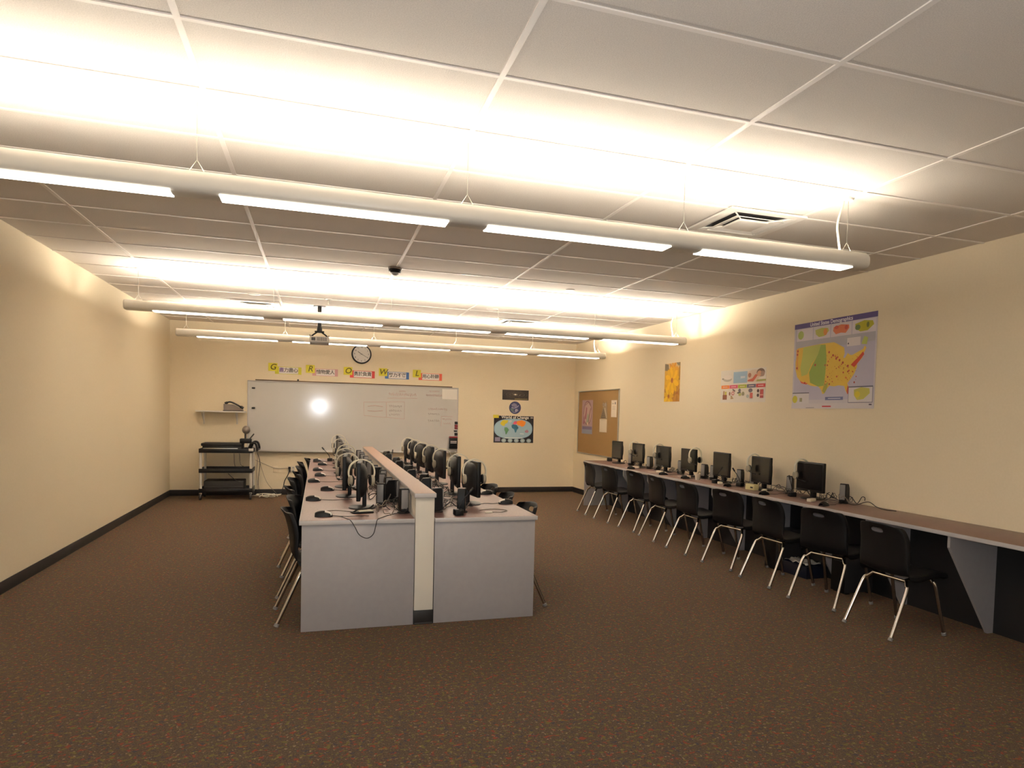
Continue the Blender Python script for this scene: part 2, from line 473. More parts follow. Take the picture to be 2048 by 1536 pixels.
# galaxy print
p = Print('back', 3.236, 1.741, .511, .187, (.20, .17, .15))
for k, (rx, ry, c) in enumerate([(.46, .40, (.30, .27, .25)), (.45, .385, (.20, .17, .15)), (.36, .30, (.36, .33, .30)), (.345, .285, (.235, .20, .18)), (.22, .17, (.37, .33, .29)), (.20, .15, (.25, .21, .18)), (.09, .08, (.52, .48, .42)), (.035, .06, (.92, .88, .80))]):
    p.ell(.49, .55, rx, ry, c, 36, 2, R(4))
random.seed(3)
for k in range(26): p.ell(random.uniform(.05, .95), random.uniform(.15, .95), .004, .010, (.72, .68, .62), 6)
p.ell(.66, .5, .012, .05, (.60, .56, .50), 8)
p.line([(.47, .11), (.97, .13)], .006, (.78, .70, .45))
p.done('galaxy_poster', 'small dark poster of an oval galaxy, above the round earth picture', 'poster')
# earth
p = Print('back', 3.486, 1.597, .23, .23, (.20, .22, .36), quad=[(.115*math.cos(2*PI*k/40), .118*math.sin(2*PI*k/40)) for k in range(40)])
p.poly([(-.32, .25), (-.1, .38), (.12, .3), (.2, .12), (.02, .02), (-.12, .08), (-.25, .1)], (.50, .48, .56))
p.poly([(-.42, -.1), (-.2, -.02), (-.08, -.16), (-.14, -.34), (-.3, -.3)], (.36, .42, .42))
p.poly([(.02, -.12), (.2, -.08), (.25, -.25), (.1, -.36), (-.02, -.28)], (.62, .60, .66))
p.line([(-.3, .02), (-.05, -.04), (.18, .05), (.32, .2)], .014, (.62, .60, .70)); p.line([(-.2, -.36), (.05, -.38), (.28, -.2)], .012, (.55, .55, .62))
p.done('earth_picture', 'round cut-out picture of the dark blue earth between two posters', 'poster')
# world map
p = Print('back', 3.084, .936, .773, .505, (.15, .14, .16))
p.ell(.49, .52, .48, .375, (.60, .72, .80), 48, 2.5); p.ell(.49, .52, .455, .35, (.64, .75, .80), 48, 2.5)
p.poly([(.16, .73), (.22, .84), (.36, .84), (.34, .74), (.28, .69), (.27, .62), (.21, .63), (.17, .68)], (.86, .78, .25))
p.poly([(.36, .80), (.42, .85), (.46, .80), (.40, .75)], (.78, .80, .78))
p.poly([(.27, .57), (.33, .57), (.38, .48), (.35, .41), (.32, .32), (.30, .31), (.29, .40), (.265, .48)], (.36, .56, .38))
p.poly([(.47, .71), (.52, .81), (.58, .80), (.57, .71), (.53, .67), (.50, .70)], (.84, .36, .46))
p.poly([(.57, .71), (.58, .81), (.70, .85), (.80, .80), (.79, .70), (.75, .62), (.70, .60), (.66, .64), (.60, .66)], (.92, .56, .22))
p.poly([(.44, .64), (.48, .69), (.57, .67), (.62, .56), (.58, .48), (.56, .39), (.535, .38), (.51, .50), (.45, .56)], (.25, .46, .55))
p.poly([(.78, .45), (.84, .50), (.88, .44), (.86, .38), (.79, .39)], (.72, .52, .58))
p.line([(.66, .345), (.76, .335)], .012, (.88, .90, .90)); p.poly([(.25, .20), (.75, .20), (.70, .165), (.30, .165)], (.82, .86, .86))
p.rect(.035, .05, .165, .20, (.55, .52, .62))
for k in range(5): p.ell(.255+k*.158, .085, .060, .075, (.60, .68, .70), 20); p.ell(.255+k*.158, .085, .035, .045, (.74, .78, .78), 16)
p.text('World of Change', .53, .945, .075, (.93, .91, .86), bold=.0014); p.rect(.92, .92, .985, .97, (.70, .66, .62))
p.rect(-.02, .91, .12, 1.03, (.88, .82, .28))
p.done('world_map_poster', 'black World of Change poster with a colourful oval world map', 'poster')
# flower poster on right wall
p = Print('right', 9.075, 1.712, .452, .541, (.80, .60, .16))
p.clip = True
p.rect(0, 0, 1, .33, (.66, .46, .16)); p.rect(0, .86, 1, 1, (.82, .70, .50)); p.poly([(0, .82), (.28, .80), (.24, .97), (0, 1)], (.40, .34, .24)); p.poly([(.75, 1), (1, 1), (1, .9), (.85, .93)], (.42, .38, .28))
p.rect(.92, .55, 1, .9, (.58, .42, .14))
def flower(cx, cy, r, n, c1, c2, a0=0.):
    for k in range(n):
        a = a0+2*PI*k/n; c, q = math.cos(a), math.sin(a)
        pts = [(cx+r*(.12*c-.0*q), cy+r*.83*(.12*q))]
        for (l, wd) in ((.45, .19), (.8, .17), (1., .0), (.8, -.17), (.45, -.19)):
            pts.append((cx+r*(l*c-wd*q), cy+r*.83*(l*q+wd*c)))
        p.poly(pts, c1 if k % 2 else c2)
    p.ell(cx, cy, r*.17, r*.15, (.62, .36, .10), 16); p.ell(cx-.01, cy+.01, r*.08, r*.08, (.50, .27, .08), 10)
flower(.55, .80, .33, 9, (.80, .54, .10), (.84, .60, .14), .3)
flower(.30, .14, .36, 9, (.86, .70, .16), (.80, .62, .12), .1)
flower(.85, .22, .30, 9, (.70, .50, .18), (.62, .42, .14), .5)
flower(.50, .55, .46, 12, (.90, .70, .10), (.84, .64, .08), .2)
p.done('flower_poster', 'narrow poster of yellow flowers on the right wall', 'poster')
# food / products poster
p = Print('right', 7.58, 1.688, .925, .388, (.90, .87, .82))
p.ell(.16, .72, .105, .075, (.72, .69, .64), 20); p.ell(.17, .78, .10, .07, (.92, .88, .84), 20); p.ell(.05, .74, .02, .03, (.55, .52, .46), 10)
p.rect(.30, .585, .61, .93, (.60, .70, .78)); p.poly([(.46, .72), (.56, .73), (.56, .79), (.46, .79)], (.82, .84, .86))
p.poly([(.61, .60), (.82, .60), (.93, .93), (.72, .96), (.61, .90)], (.86, .78, .70))
p.poly([(.62, .62), (.74, .61), (.84, .80), (.78, .82), (.72, .70), (.62, .66)], (.70, .32, .20)); p.ell(.66, .80, .035, .07, (.56, .36, .24), 14)
p.ell(.89, .86, .085, .12, (.40, .30, .22), 20); p.ell(.865, .83, .05, .085, (.80, .60, .46), 18); p.ell(.93, .82, .04, .08, (.58, .46, .40), 16)
p.poly([(.80, .60), (1, .61), (1, .66), (.82, .66)], (.62, .62, .30))
for k, c in enumerate([(.90, .50, .16), (.80, .30, .42), (.64, .68, .18), (.38, .37, .44), (.74, .22, .22)]):
    p.rect(.02+k*.196, .43, .21+k*.196, .535, c); p.line([(.06+k*.196, .483), (.17+k*.196, .483)], .009, (.90, .80, .76))
p.rect(.06, .09, .16, .24, (.46, .26, .16)); p.rect(.07, .24, .10, .36, (.62, .46, .26)); p.rect(.11, .24, .15, .34, (.78, .74, .26))
p.ell(.30, .28, .035, .065, (.74, .44, .42), 16); p.ell(.30, .28, .018, .032, (.90, .84, .80), 14); p.ell(.225, .27, .02, .06, (.52, .34, .26), 12); p.line([(.29, .40), (.35, .34)], .02, (.40, .30, .26)); p.poly([(.25, .10), (.32, .11), (.28, .2), (.25, .22)], (.56, .46, .30))
p.ell(.45, .36, .03, .06, (.40, .38, .40), 12); p.rect(.40, .27, .48, .31, (.20, .19, .14)); p.ell(.46, .24, .035, .05, (.74, .74, .46), 14); p.ell(.53, .26, .03, .06, (.56, .54, .42), 14)
p.ell(.69, .35, .045, .06, (.40, .36, .38), 14); p.rect(.68, .12, .74, .28, (.78, .38, .32)); p.ell(.63, .18, .03, .05, (.66, .68, .66), 14)
p.ell(.85, .33, .025, .05, (.30, .20, .16), 12); p.rect(.89, .12, .96, .37, (.62, .22, .22)); p.ell(.85, .20, .025, .05, (.28, .18, .14), 12); p.line([(.89, .21), (.96, .21)], .012, (.86, .62, .56))
p.done('product_poster', 'white poster with five coloured label bars and small product pictures', 'poster')
# United States map
p = Print('right', 6.185, 1.615, 1.15, .868, (.80, .775, .80), off=.002)
LAV = (.74, .72, .79)
p.rect(.02, .10, .985, .935, LAV)
p.poly([(.02, .68), (.985, .70), (.985, .80), (.02, .80)], (.70, .69, .72))
p.rect(0, .942, 1, 1, (.36, .30, .52))
p.text('United States Demographics', .47, .970, .052, (.92, .90, .92), bold=.0012)
for a, b in ((.035, .25), (.26, .47), (.48, .72), (.73, .985)): p.rect(a, .795, b, .935, (.85, .82, .84))
p.ell(.09, .865, .04, .05, (.62, .68, .36), 14)
p.poly([(.28, .90), (.36, .915), (.44, .905), (.455, .87), (.40, .82), (.33, .815), (.29, .85)], (.72, .72, .36)); p.ell(.41, .865, .025, .04, (.84, .56, .28), 12)
p.poly([(.51, .90), (.60, .92), (.69, .905), (.695, .87), (.655, .82), (.60, .83), (.54, .82), (.505, .86)], (.82, .46, .30)); p.ell(.66, .88, .02, .025, (.72, .28, .22), 10); p.ell(.545, .895, .025, .02, (.74, .30, .22), 10)
p.poly([(.76, .90), (.86, .925), (.95, .91), (.965, .87), (.90, .815), (.82, .812), (.765, .85)], (.72, .70, .20)); p.ell(.79, .86, .03, .03, (.44, .52, .30), 12); p.ell(.90, .875, .015, .03, (.42, .44, .18), 10)
US = [(.035, .70), (.06, .715), (.20, .725), (.36, .735), (.52, .735), (.56, .715), (.60, .69), (.645, .665), (.655, .60), (.64, .555), (.66, .55), (.69, .60), (.72, .575), (.745, .575), (.80, .60), (.86, .625), (.875, .66), (.895, .635), (.87, .585), (.855, .535), (.80, .475), (.80, .44), (.775, .375), (.735, .315), (.70, .275), (.715, .235), (.725, .17), (.705, .155), (.68, .20), (.665, .245), (.60, .255), (.545, .245), (.49, .255), (.45, .215), (.43, .17), (.405, .165), (.385, .215), (.345, .255), (.30, .255), (.25, .265), (.20, .285), (.13, .295), (.10, .33), (.06, .375), (.035, .46), (.03, .55), (.04, .62)]
p.poly(US, (.87, .73, .28))
p.poly([(.13, .715), (.36, .73), (.34, .62), (.25, .52), (.20, .40), (.12, .38), (.10, .48), (.12, .60)], (.72, .74, .36))
p.poly([(.36, .725), (.42, .72), (.44, .55), (.43, .38), (.42, .26), (.35, .25), (.24, .30), (.22, .42), (.27, .52), (.33, .62)], (.58, .66, .28))
p.poly([(.42, .26), (.40, .20), (.43, .17), (.46, .22), (.47, .30)], (.66, .64, .26))
p.poly([(.035, .70), (.07, .71), (.065, .55), (.075, .45), (.045, .46), (.04, .6)], (.86, .62, .26))
p.poly([(.73, .47), (.76, .50), (.80, .535), (.86, .60), (.875, .57), (.80, .475), (.77, .44)], (.80, .30, .22))
p.poly([(.705, .155), (.695, .19), (.705, .25), (.72, .23), (.725, .17)], (.80, .34, .24))
p.poly([(.10, .33), (.14, .31), (.21, .295), (.19, .28), (.12, .30)], (.82, .36, .24))
random.seed(11)
for k in range(90):
    u = random.uniform(.42, .80); v = random.uniform(.27, .60)
    if v > .50+.35*(u-.6) and u > .60: continue
    if v < .30 and u > .55 and u < .66: continue
    r = random.choice([.003, .004, .006, .009]); p.ell(u, v, r, r*1.25, random.choice([(.74, .30, .20), (.80, .44, .20), (.62, .26, .18)]), 7)
for u, v in [(.47, .63), (.52, .59), (.30, .50), (.055, .64), (.055, .48), (.06, .68), (.17, .30), (.56, .55), (.64, .50), (.60, .53), (.70, .46)]: p.ell(u, v, .011, .014, (.66, .24, .18), 8)
p.rect(.68, .67, .83, .76, (.88, .85, .85)); p.ell(.695, .70, .008, .01, (.30, .24, .30), 8)
p.poly([(.84, .68), (.87, .76), (.91, .74), (.90, .67)], (.72, .76, .40))
p.rect(.01, .06, .235, .185, (.84, .82, .83)); p.rect(.01, .178, .235, .188, (.34, .32, .38)); p.ell(.045, .11, .035, .045, (.80, .76, .24), 14); p.rect(.11, .08, .145, .125, (.56, .56, .44))
p.rect(.72, .065, .985, .235, (.84, .82, .83)); p.rect(.72, .225, .985, .237, (.36, .36, .42)); p.poly([(.78, .20), (.86, .225), (.95, .21), (.955, .16), (.89, .10), (.82, .09), (.785, .14)], (.76, .74, .36)); p.ell(.82, .15, .03, .035, (.84, .78, .24), 12)
p.line([(.72, .065), (.985, .065), (.985, .235), (.72, .235), (.72, .065)], .006, (.45, .45, .52))
p.rect(.445, .095, .66, .13, (.40, .42, .58)); p.line([(.48, .112), (.63, .112)], .008, (.80, .80, .86))
p.rect(.0, .0, 1, .06, (.83, .80, .81)); p.rect(.41, .018, .52, .032, (.76, .20, .24)); p.rect(.95, .035, .98, .05, (.34, .32, .36)); p.line([(.2, .01), (.31, .012)], .006, (.56, .54, .54))
p.done('map_poster', 'large United States Demographics map on the right wall', 'map')

# ------------------------------------------------------------------ clock
t = thing('wall_clock', 'round black-rimmed wall clock above the letter signs', 'clock', (.685, YB, 2.455))
Mc = Matrix.Rotation(PI/2, 4, 'X')
MB().lathe([(.146, .030), (.152, .040), (.166, .036), (.170, .0), (.140, .0)], BLACKM, 48, Mc).build('rim', t)
MB().lathe([(0, .0), (0, .014), (.150, .014), (.150, .0)], WHITE, 48, Mc).build('dial', t)
b = MB()
for k in range(1, 13):
    a = PI/2-2*PI*k/12
    merge_text(b, str(k), .036, BLACKM, Matrix.Translation((.118*math.cos(a), -.0148, .118*math.sin(a))) @ Matrix.Rotation(PI/2, 4, 'X'))
b.build('numerals', t, smooth=0)
def hand(a, l, w, y, nm):
    b = MB(); b.box((-w, y-.002, -.02), (w, y, l), DKGREY, .0008)
    b.build(nm, t, rot=(0, a, 0))
hand(R(304), .075, .0045, -.018, 'hour_hand'); hand(R(120), .105, .003, -.021, 'minute_hand'); hand(R(243), .04, .0015, -.024, 'second_hand')

# ------------------------------------------------------------------ whiteboard
x0, x1, z0, z1 = -1.144, 2.405, .742, 1.928
t = thing('whiteboard', 'wide wall whiteboard with silver frame and faint red writing', 'whiteboard', ((x0+x1)/2, YB, z0))
cx = (x0+x1)/2; w = (x1-x0)/2; h = z1-z0
MB().box((-w+.02, -.018, .02), (w-.02, -.001, h-.02), WBOARD).build('writing_surface', t)
b = MB()
for lo, hi in [((-w, -.024, 0), (-w+.024, 0, h)), ((w-.024, -.024, 0), (w, 0, h)), ((-w, -.024, h-.022), (w, 0, h)), ((-w, -.024, 0), (w, 0, .022))]: b.box(lo, hi, EDGE, .003)
b.build('frame', t)
b = MB(); b.box((-w+.03, -.075, -.012), (w-.03, 0, .004), ALU, .003); b.box((-w+.03, -.08, -.012), (w-.03, -.073, .014), ALU, .002)
b.build('marker_tray', t)
b = MB(); b.box((-1.022-cx, -.03, h+.002), (2.287-cx, 0, h+.02), mat('bronze_rail', (.38, .31, .23), .4, .6), .003)
b.build('map_rail', t)
MB().box((-.365-cx, -.034, h+.018), (-.34-cx, -.002, h+.045), BLACKM, .003).build('rail_hook', t)
# faded writing on the board
FADE = mat('faded_red_marker', (.76, .63, .60), .45); FADED = mat('faded_dark_marker', (.62, .58, .56), .45)
b = MB()
def stroke(pts, m=FADE, r=.0035): b.tube([(p[0]-cx, -.0185, p[1]-z0) for p in pts], r, m, 4)
stroke([(.735, 1.62), (1.0, 1.628), (1.436, 1.645), (1.44, 1.34), (1.1, 1.36), (.74, 1.385), (.735, 1.62)])
stroke([(.80, 1.55), (.92, 1.565), (1.06, 1.55)], FADE, .005); stroke([(.80, 1.47), (.92, 1.462), (1.06, 1.475)], FADE, .005); stroke([(1.12, 1.625), (1.125, 1.37)])
random.seed(5)
def scribble(x, z, n, hgt, m, dx=.03):
    for k in range(n):
        xx = x+k*dx; j = lambda a: random.uniform(-a, a)
        stroke([(xx, z+j(.3)*hgt), (xx+dx*.25, z+hgt*(.5+j(.2))), (xx+dx*.5, z-hgt*(.4+j(.2))), (xx+dx*.8, z+hgt*j(.5))], m)
scribble(1.17, 1.56, 7, .04, FADED, .032); scribble(1.17, 1.48, 7, .04, FADED, .032); scribble(1.17, 1.41, 6, .035, FADED, .032)
scribble(1.16, 1.77, 15, .05, FADE, .033); scribble(1.34, 1.83, 4, .03, FADE, .03); stroke([(1.14, 1.70), (1.66, 1.715)])
scribble(1.82, 1.775, 11, .035, FADE, .03); scribble(1.88, 1.85, 6, .03, FADE, .03); scribble(1.86, 1.53, 10, .04, FADE, .035); scribble(1.86, 1.44, 6, .035, FADED, .035); scribble(1.86, 1.32, 6, .035, FADED, .035)
stroke([(2.10, 1.40), (2.10, 1.22)]); stroke([(2.10, 1.40), (2.30, 1.40)]); scribble(2.12, 1.35, 5, .03, FADE, .035); scribble(2.14, 1.27, 4, .03, FADE, .035)
b.build('faded_writing', t)
def on_board(name, b, x, z, label, cat, group=None):
    return tag(b.build(name, None, (x, YB-.018, z)), label, cat, group)
for z, l in ((1.80, 'upper'), (1.466, 'lower')):
    b = MB(); b.box((-.026, -.02, -.013), (.026, 0, .013), BLACKM, .008, 3)
    on_board('magnet', b, -1.05, z, f'{l} of the two black magnets at the left edge of the whiteboard', 'magnet', 'black whiteboard magnets')
b = MB(); b.box((-.14, -.004, -.095), (.14, 0, .095), WHPAPER, .001); b.box((-.14, -.012, -.095), (.14, -.003, -.085), WHPAPER, .002)
on_board('paper_sheet', b, 2.245, 1.805, 'white paper sheet at the top right corner of the whiteboard', 'paper')
t = thing('marker_caddy', 'black marker holder with a red top at the lower right of the whiteboard', 'marker holder', (2.322, YB-.018, .815))
MB().box((-.075, -.05, 0), (.075, 0, .20), BLACK, .006).build('body', t)
MB().box((-.074, -.052, .198), (.074, 0, .225), mat('dark_red_plastic', (.56, .14, .16), .45), .004).build('red_top', t)
b = MB()
for k in range(4): b.box((-.055+k*.029, -.053, .125), (-.033+k*.029, -.049, .142), WHITE); b.box((-.055+k*.029, -.053, .100), (-.033+k*.029, -.049, .113), WHITE)
b.build('white_label', t, smooth=0)
for k, (z, hh, c) in enumerate([(1.292, .028, 'black'), (1.235, .03, 'dark red'), (1.19, .018, 'dark red'), (1.14, .016, 'black'), (1.085, .03, 'black')]):
    b = MB(); m = BLACKM if c == 'black' else mat('dark_red_plastic', (.56, .14, .16), .45)
    b.box((-.028, -.018, -hh), (.028, 0, hh*.7), m, .006); b.tube([(-.03, -.012, hh*.4), (.03, -.012, -hh*.5)], .007, BLACKM, 6)
    nm = ['topmost', 'second from the top', 'middle', 'second from the bottom', 'lowest'][k]
    on_board('clip_magnet', b, 2.372-(.012 if k == 3 else 0), z, f'{c} clip magnet, {nm} in the column above the marker holder', 'magnet', 'clip magnets above the marker holder')
b = MB(); b.tube([(-.05, 0, 0), (.05, 0, 0)], .008, BLACK, 10)
tag(b.build('marker', None, (2.30, YB-.045, z0+.0125)), 'black marker lying at the right end of the whiteboard tray', 'marker')
# outlets
def outlet(x, z, m, label, plugs):
    t = thing('wall_outlet', label, 'outlet', (x, YB, z))
    MB().box((-.06 if plugs else -.036, -.006, -.057), (.06 if plugs else .036, 0, .057), m, .003).build('cover_plate', t)
    if plugs:
        b = MB()
        for sx in (-.028, .028):
            for sz in (-.024, .024): b.box((sx-.014, -.0075, sz-.013), (sx+.014, -.005, sz+.013), DKGREY if sx < 0 else LTGREY, .004)
        b.build('socket', t)
        b = MB(); b.box((-.05, -.04, -.005), (-.012, -.006, .042), BLACK, .006); b.box((-.046, -.035, -.045), (-.016, -.006, -.01), BLACK, .006); b.build('plug', t)
    return t
outlet(-.445, .437, CREAMPL, 'cream double wall outlet with black plugs under the whiteboard', True)
outlet(-.70, .437, WALL, 'blank cream wall plate left of the plugged outlet', False)
tag(MB().tube([(-.475, YB-.03, .43), (-.50, YB-.04, .34), (-.55, YB-.05, .24), (-.57, YB-.05, .14), (-.60, YB-.06, .07), (-.64, YB-.10, .012)], .007, CORD, 8, 5).build('power_cord'), 'thick black power cord hanging from the plugged outlet to the floor', 'cord')
tag(MB().tube([(-.455, YB-.03, .46), (-.58, YB-.02, .45), (-.72, YB-.014, .46), (-.88, YB-.03, .53), (-1.00, YB-.14, .60)], .004, GCORD, 6, 5).build('thin_cord'), 'thin pale cord running from the cart across the wall to the outlet', 'cord')

# ------------------------------------------------------------------ corkboard
Y0, Y1, z0c, z1c = 10.65, 12.56, .775, 1.942
t = thing('corkboard', 'large tan corkboard with aluminium frame on the right wall', 'corkboard', (XR, (Y0+Y1)/2, z0c))
hy = (Y1-Y0)/2; hh = z1c-z0c
MB().box((-.012, -hy+.015, .015), (-.001, hy-.015, hh-.015), CORK).build('cork_panel', t)
b = MB()
for lo, hi in [((-.02, -hy, 0), (0, -hy+.02, hh)), ((-.02, hy-.02, 0), (0, hy, hh)), ((-.02, -hy, 0), (0, hy, .02)), ((-.02, -hy, hh-.02), (0, hy, hh))]: b.box(lo, hi, ALU, .003)
b.build('frame', t)
p = Print('right', 12.35, 1.15, .54, .62, (.66, .55, .56), off=.0125)
p.rect(.04, .0, .98, .13, (.55, .56, .62)); p.rect(.06, .13, .96, .22, (.44, .38, .50))
p.ell(.52, .62, .40, .36, (.50, .34, .36), 28); p.ell(.52, .62, .36, .32, (.74, .62, .60), 28)
p.poly([(.30, .45), (.40, .80), (.48, .76), (.40, .42)], (.56, .30, .34)); p.poly([(.55, .30), (.78, .78), (.84, .74), (.64, .28)], (.52, .38, .36)); p.poly([(.42, .30), (.52, .62), (.66, .56), (.60, .28)], (.60, .62, .52)); p.ell(.56, .30, .07, .05, (.82, .74, .64), 14)
p.poly([(.1, .30), (.30, .60), (.26, .28)], (.58, .34, .42)); p.line([(.15, .55), (.3, .85), (.6, .93), (.85, .8)], .012, (.46, .30, .30))
p.done('arch_poster', 'narrow mauve poster with swirling figures at the left of the corkboard', 'poster')
p = Print('right', 11.45, 1.435, .32, .30, (.55, .48, .37), quad=[(.02, .0), (.32, .0), (.30, .22), (.28, .30), (.18, .27), (.13, .30), (.09, .25), (.12, .20)], off=.0125)
p.poly([(.10, .05), (.45, .62), (.80, .05)], (.36, .30, .22)); p.poly([(.55, .62), (.72, .66), (.98, .05), (.88, .03)], (.70, .64, .55)); p.ell(.42, .80, .07, .12, (.66, .58, .50), 14); p.ell(.42, .80, .035, .07, (.36, .30, .24), 12); p.ell(.72, .82, .12, .11, (.62, .57, .52), 14)
for k in range(4): p.line([(.22+k*.05, .14+.1*k), (.70-k*.05, .14+.1*k)], .007, (.58, .50, .38))
p.done('cutout_picture', 'grey cut-out picture of a pointed tree shape pinned mid corkboard', 'picture')
p = Print('right', 11.468, 1.203, .33, .228, (.88, .82, .72), off=.0125); p.line([(.2, .9), (.85, .9)], .004, (.70, .64, .56))
p.done('blank_note', 'blank cream note pinned below the grey cut-out on the corkboard', 'note')
p = Print('right', 10.965, 1.47, .235, .285, (.91, .86, .78), off=.0125)
p.ell(.72, .82, .09, .08, (.30, .27, .25), 12); p.line([(.15, .80), (.50, .80)], .010, (.60, .54, .48))
for k in range(3): p.line([(.2, .62-k*.08), (.8, .62-k*.08)], .006, (.72, .66, .58))
p.done('printed_note', 'white printed note at the upper right of the corkboard', 'note')

# ------------------------------------------------------------------ wall shelf and AV cart at the back left
t = thing('wall_shelf', 'white bracket shelf on the back wall left of the whiteboard', 'shelf', (-1.52, YB, 1.385))
MB().box((-.37, -.26, 0), (.36, 0, .022), WHITE, .003).build('board', t)
for sx in (-.28, .22):
    b = MB(); b.box((sx-.012, -.012, -.20), (sx+.012, -.001, 0), WHITE, .002); b.tube([(sx, -.006, -.19), (sx, -.10, -.10), (sx, -.22, -.008)], .008, WHITE, 8, 4); b.build('bracket', t)
t = thing('desk_device', 'black device with curved top standing on the white wall shelf', 'device', (-1.33, YB-.14, 1.407))
b = MB(); b.prism([(-.15, 0), (.13, 0), (.13, .035), (-.02, .11), (-.15, .115)], 1, -.09, .09, mat('warm_grey_plastic', (.48, .44, .41), .5)); b.build('wedge_body', t)
MB().tube([(-.14, 0, .12), (-.06, 0, .148), (.05, 0, .10), (.135, 0, .045)], [.022, .014, .013, .028], BLACK, 10, 5).build('handset', t)
b = MB(); b.box((-.16, -.10, 0), (.14, .10, .012), BLACK, .004); b.build('base', t)
cart = thing('av_cart', 'black shelved equipment cart with silver legs at the left of the whiteboard', 'cart', (-1.40, 12.42, 0))
for z, nm in ((.745, 'top_tray'), (.43, 'middle_shelf'), (.115, 'bottom_shelf')):
    b = MB(); b.box((-.38, -.25, z), (.385, .25, z+.02), BLACK, .004)
    for lo, hi in [((-.38, -.255, z), (.385, -.24, z+.065)), ((-.38, .24, z), (.385, .255, z+.065)), ((.375, -.25, z), (.39, .25, z+.065)), ((-.385, -.25, z), (-.37, .25, z+.065))]: b.box(lo, hi, BLACK, .004)
    b.build(nm, cart)
for sx in (-.36, .365):
    for sy in (-.225, .225):
        l = MB().tube([(sx, sy, .09), (sx, sy, .80)], .021, FIXT, 12).build('leg', cart)
        b = MB(); b.lathe([(0, -.016), (.048, -.016), (.052, -.01), (.052, .01), (.048, .016), (0, .016)], DKGREY, 20, Matrix.Translation((sx, sy-.02, .052)) @ Matrix.Rotation(PI/2, 4, 'Y')); b.tube([(sx, sy-.02, .052), (sx, sy, .10)], .012, ALU, 8)
        b.build('caster', cart)
b = MB(); b.tube([(.33, -.22, .80), (.37, -.22, .90), (.43, -.22, .90), (.455, -.22, .83), (.455, -.22, .78)], .018, BLACK, 10, 5); b.tube([(.455, -.22, .79), (.455, .22, .79)], .016, BLACK, 10); b.tube([(.33, .22, .80), (.37, .22, .90), (.43, .22, .90), (.455, .22, .83), (.455, .22, .78)], .018, BLACK, 10, 5)
b.build('handle', cart)
MB().box((.335, -.262, .775), (.405, -.25, .82), LTGREY, .003).build('label_plate', cart)
t = thing('media_player', 'flat black and silver media player on the cart top', 'media player', (-1.47, 12.42, .765))
MB().box((-.27, -.20, 0), (.30, .20, .085), BLACK, .006).build('case', t)
MB().box((-.26, -.2035, .03), (.24, -.199, .055), ALU, .002).build('silver_strip', t)
MB().box((-.29, -.21, .085), (.30, .21, .13), BLACKM, .01).build('lid', t)
t = thing('ball_webcam', 'grey ball-shaped camera on a short stand atop the cart', 'webcam', (-1.10, 12.35, .895))
MB().box((-.11, -.07, 0), (.06, .07, .075), BLACK, .012).build('stand_base', t)
MB().tube([(-.03, 0, .07), (-.03, 0, .16)], .016, DKGREY, 10).build('neck', t)
MB().lathe([(.062*math.sin(PI*k/14), -.068*math.cos(PI*k/14)) for k in range(15)], mat('taupe_plastic', (.44, .40, .36), .3), 24, Matrix.Translation((-.02, 0, .215))).build('ball', t)
MB().tube([(.02, -.04, .05), (.10, -.04, .155)], .010, DKGREY, 8).build('arm', t)
t = thing('equipment_tray', 'black box on the bottom shelf of the equipment cart', 'box', (-1.42, 12.42, .137))
MB().box((-.30, -.20, 0), (.28, .20, .16), BLACKM, .01).build('case', t)
MB().box((-.29, -.2025, .06), (.27, -.199, .075), DKGREY, .002).build('front_groove', t)
b = MB()
for k, (x, sag) in enumerate([(-1.20, .10), (-1.28, .16)]): b.tube([(x, 12.17, .74), (x+.02, 12.14, .62-sag*.5), (x+.10, 12.15, .52)], .004, CORD, 6, 5)
b.tube([(-1.36, 12.15, .42), (-1.26, 12.12, .33), (-1.17, 12.13, .27), (-1.13, 12.15, .20)], .005, CORD, 6, 5)
b.tube([(-.962, 12.17, .79), (-.935, 12.16, .65), (-.945, 12.16, .45), (-.93, 12.16, .16)], .005, GCORD, 6, 5)
b.tube([(-.955, 12.2, .79), (-.90, 12.2, .6), (-.925, 12.2, .3), (-.90, 12.18, .06)], .004, CORD, 6, 5)
b.tube([(-.955, 12.25, .78), (-.87, 12.4, .42), (-.80, 12.5, .22), (-.66, 12.6, .03)], .003, GCORD, 6, 5)
tag(b.build('cart_cords'), 'thin cords hanging down the side of the equipment cart', 'cords', kind='stuff')
b = MB(); P = []
for k in range(26):
    a = k*.9; P.append((-.80+.16*math.cos(a)*(1-.3*math.sin(k*.7))+.05*math.sin(k*2.3), 12.40+.11*math.sin(a), .012+.045*abs(math.sin(k*.8))))
b.tube(P, .0055, WCORD, 6, 5)
tag(b.build('white_cord_coil'), 'loose coil of white cord on the floor beside the cart', 'cord')

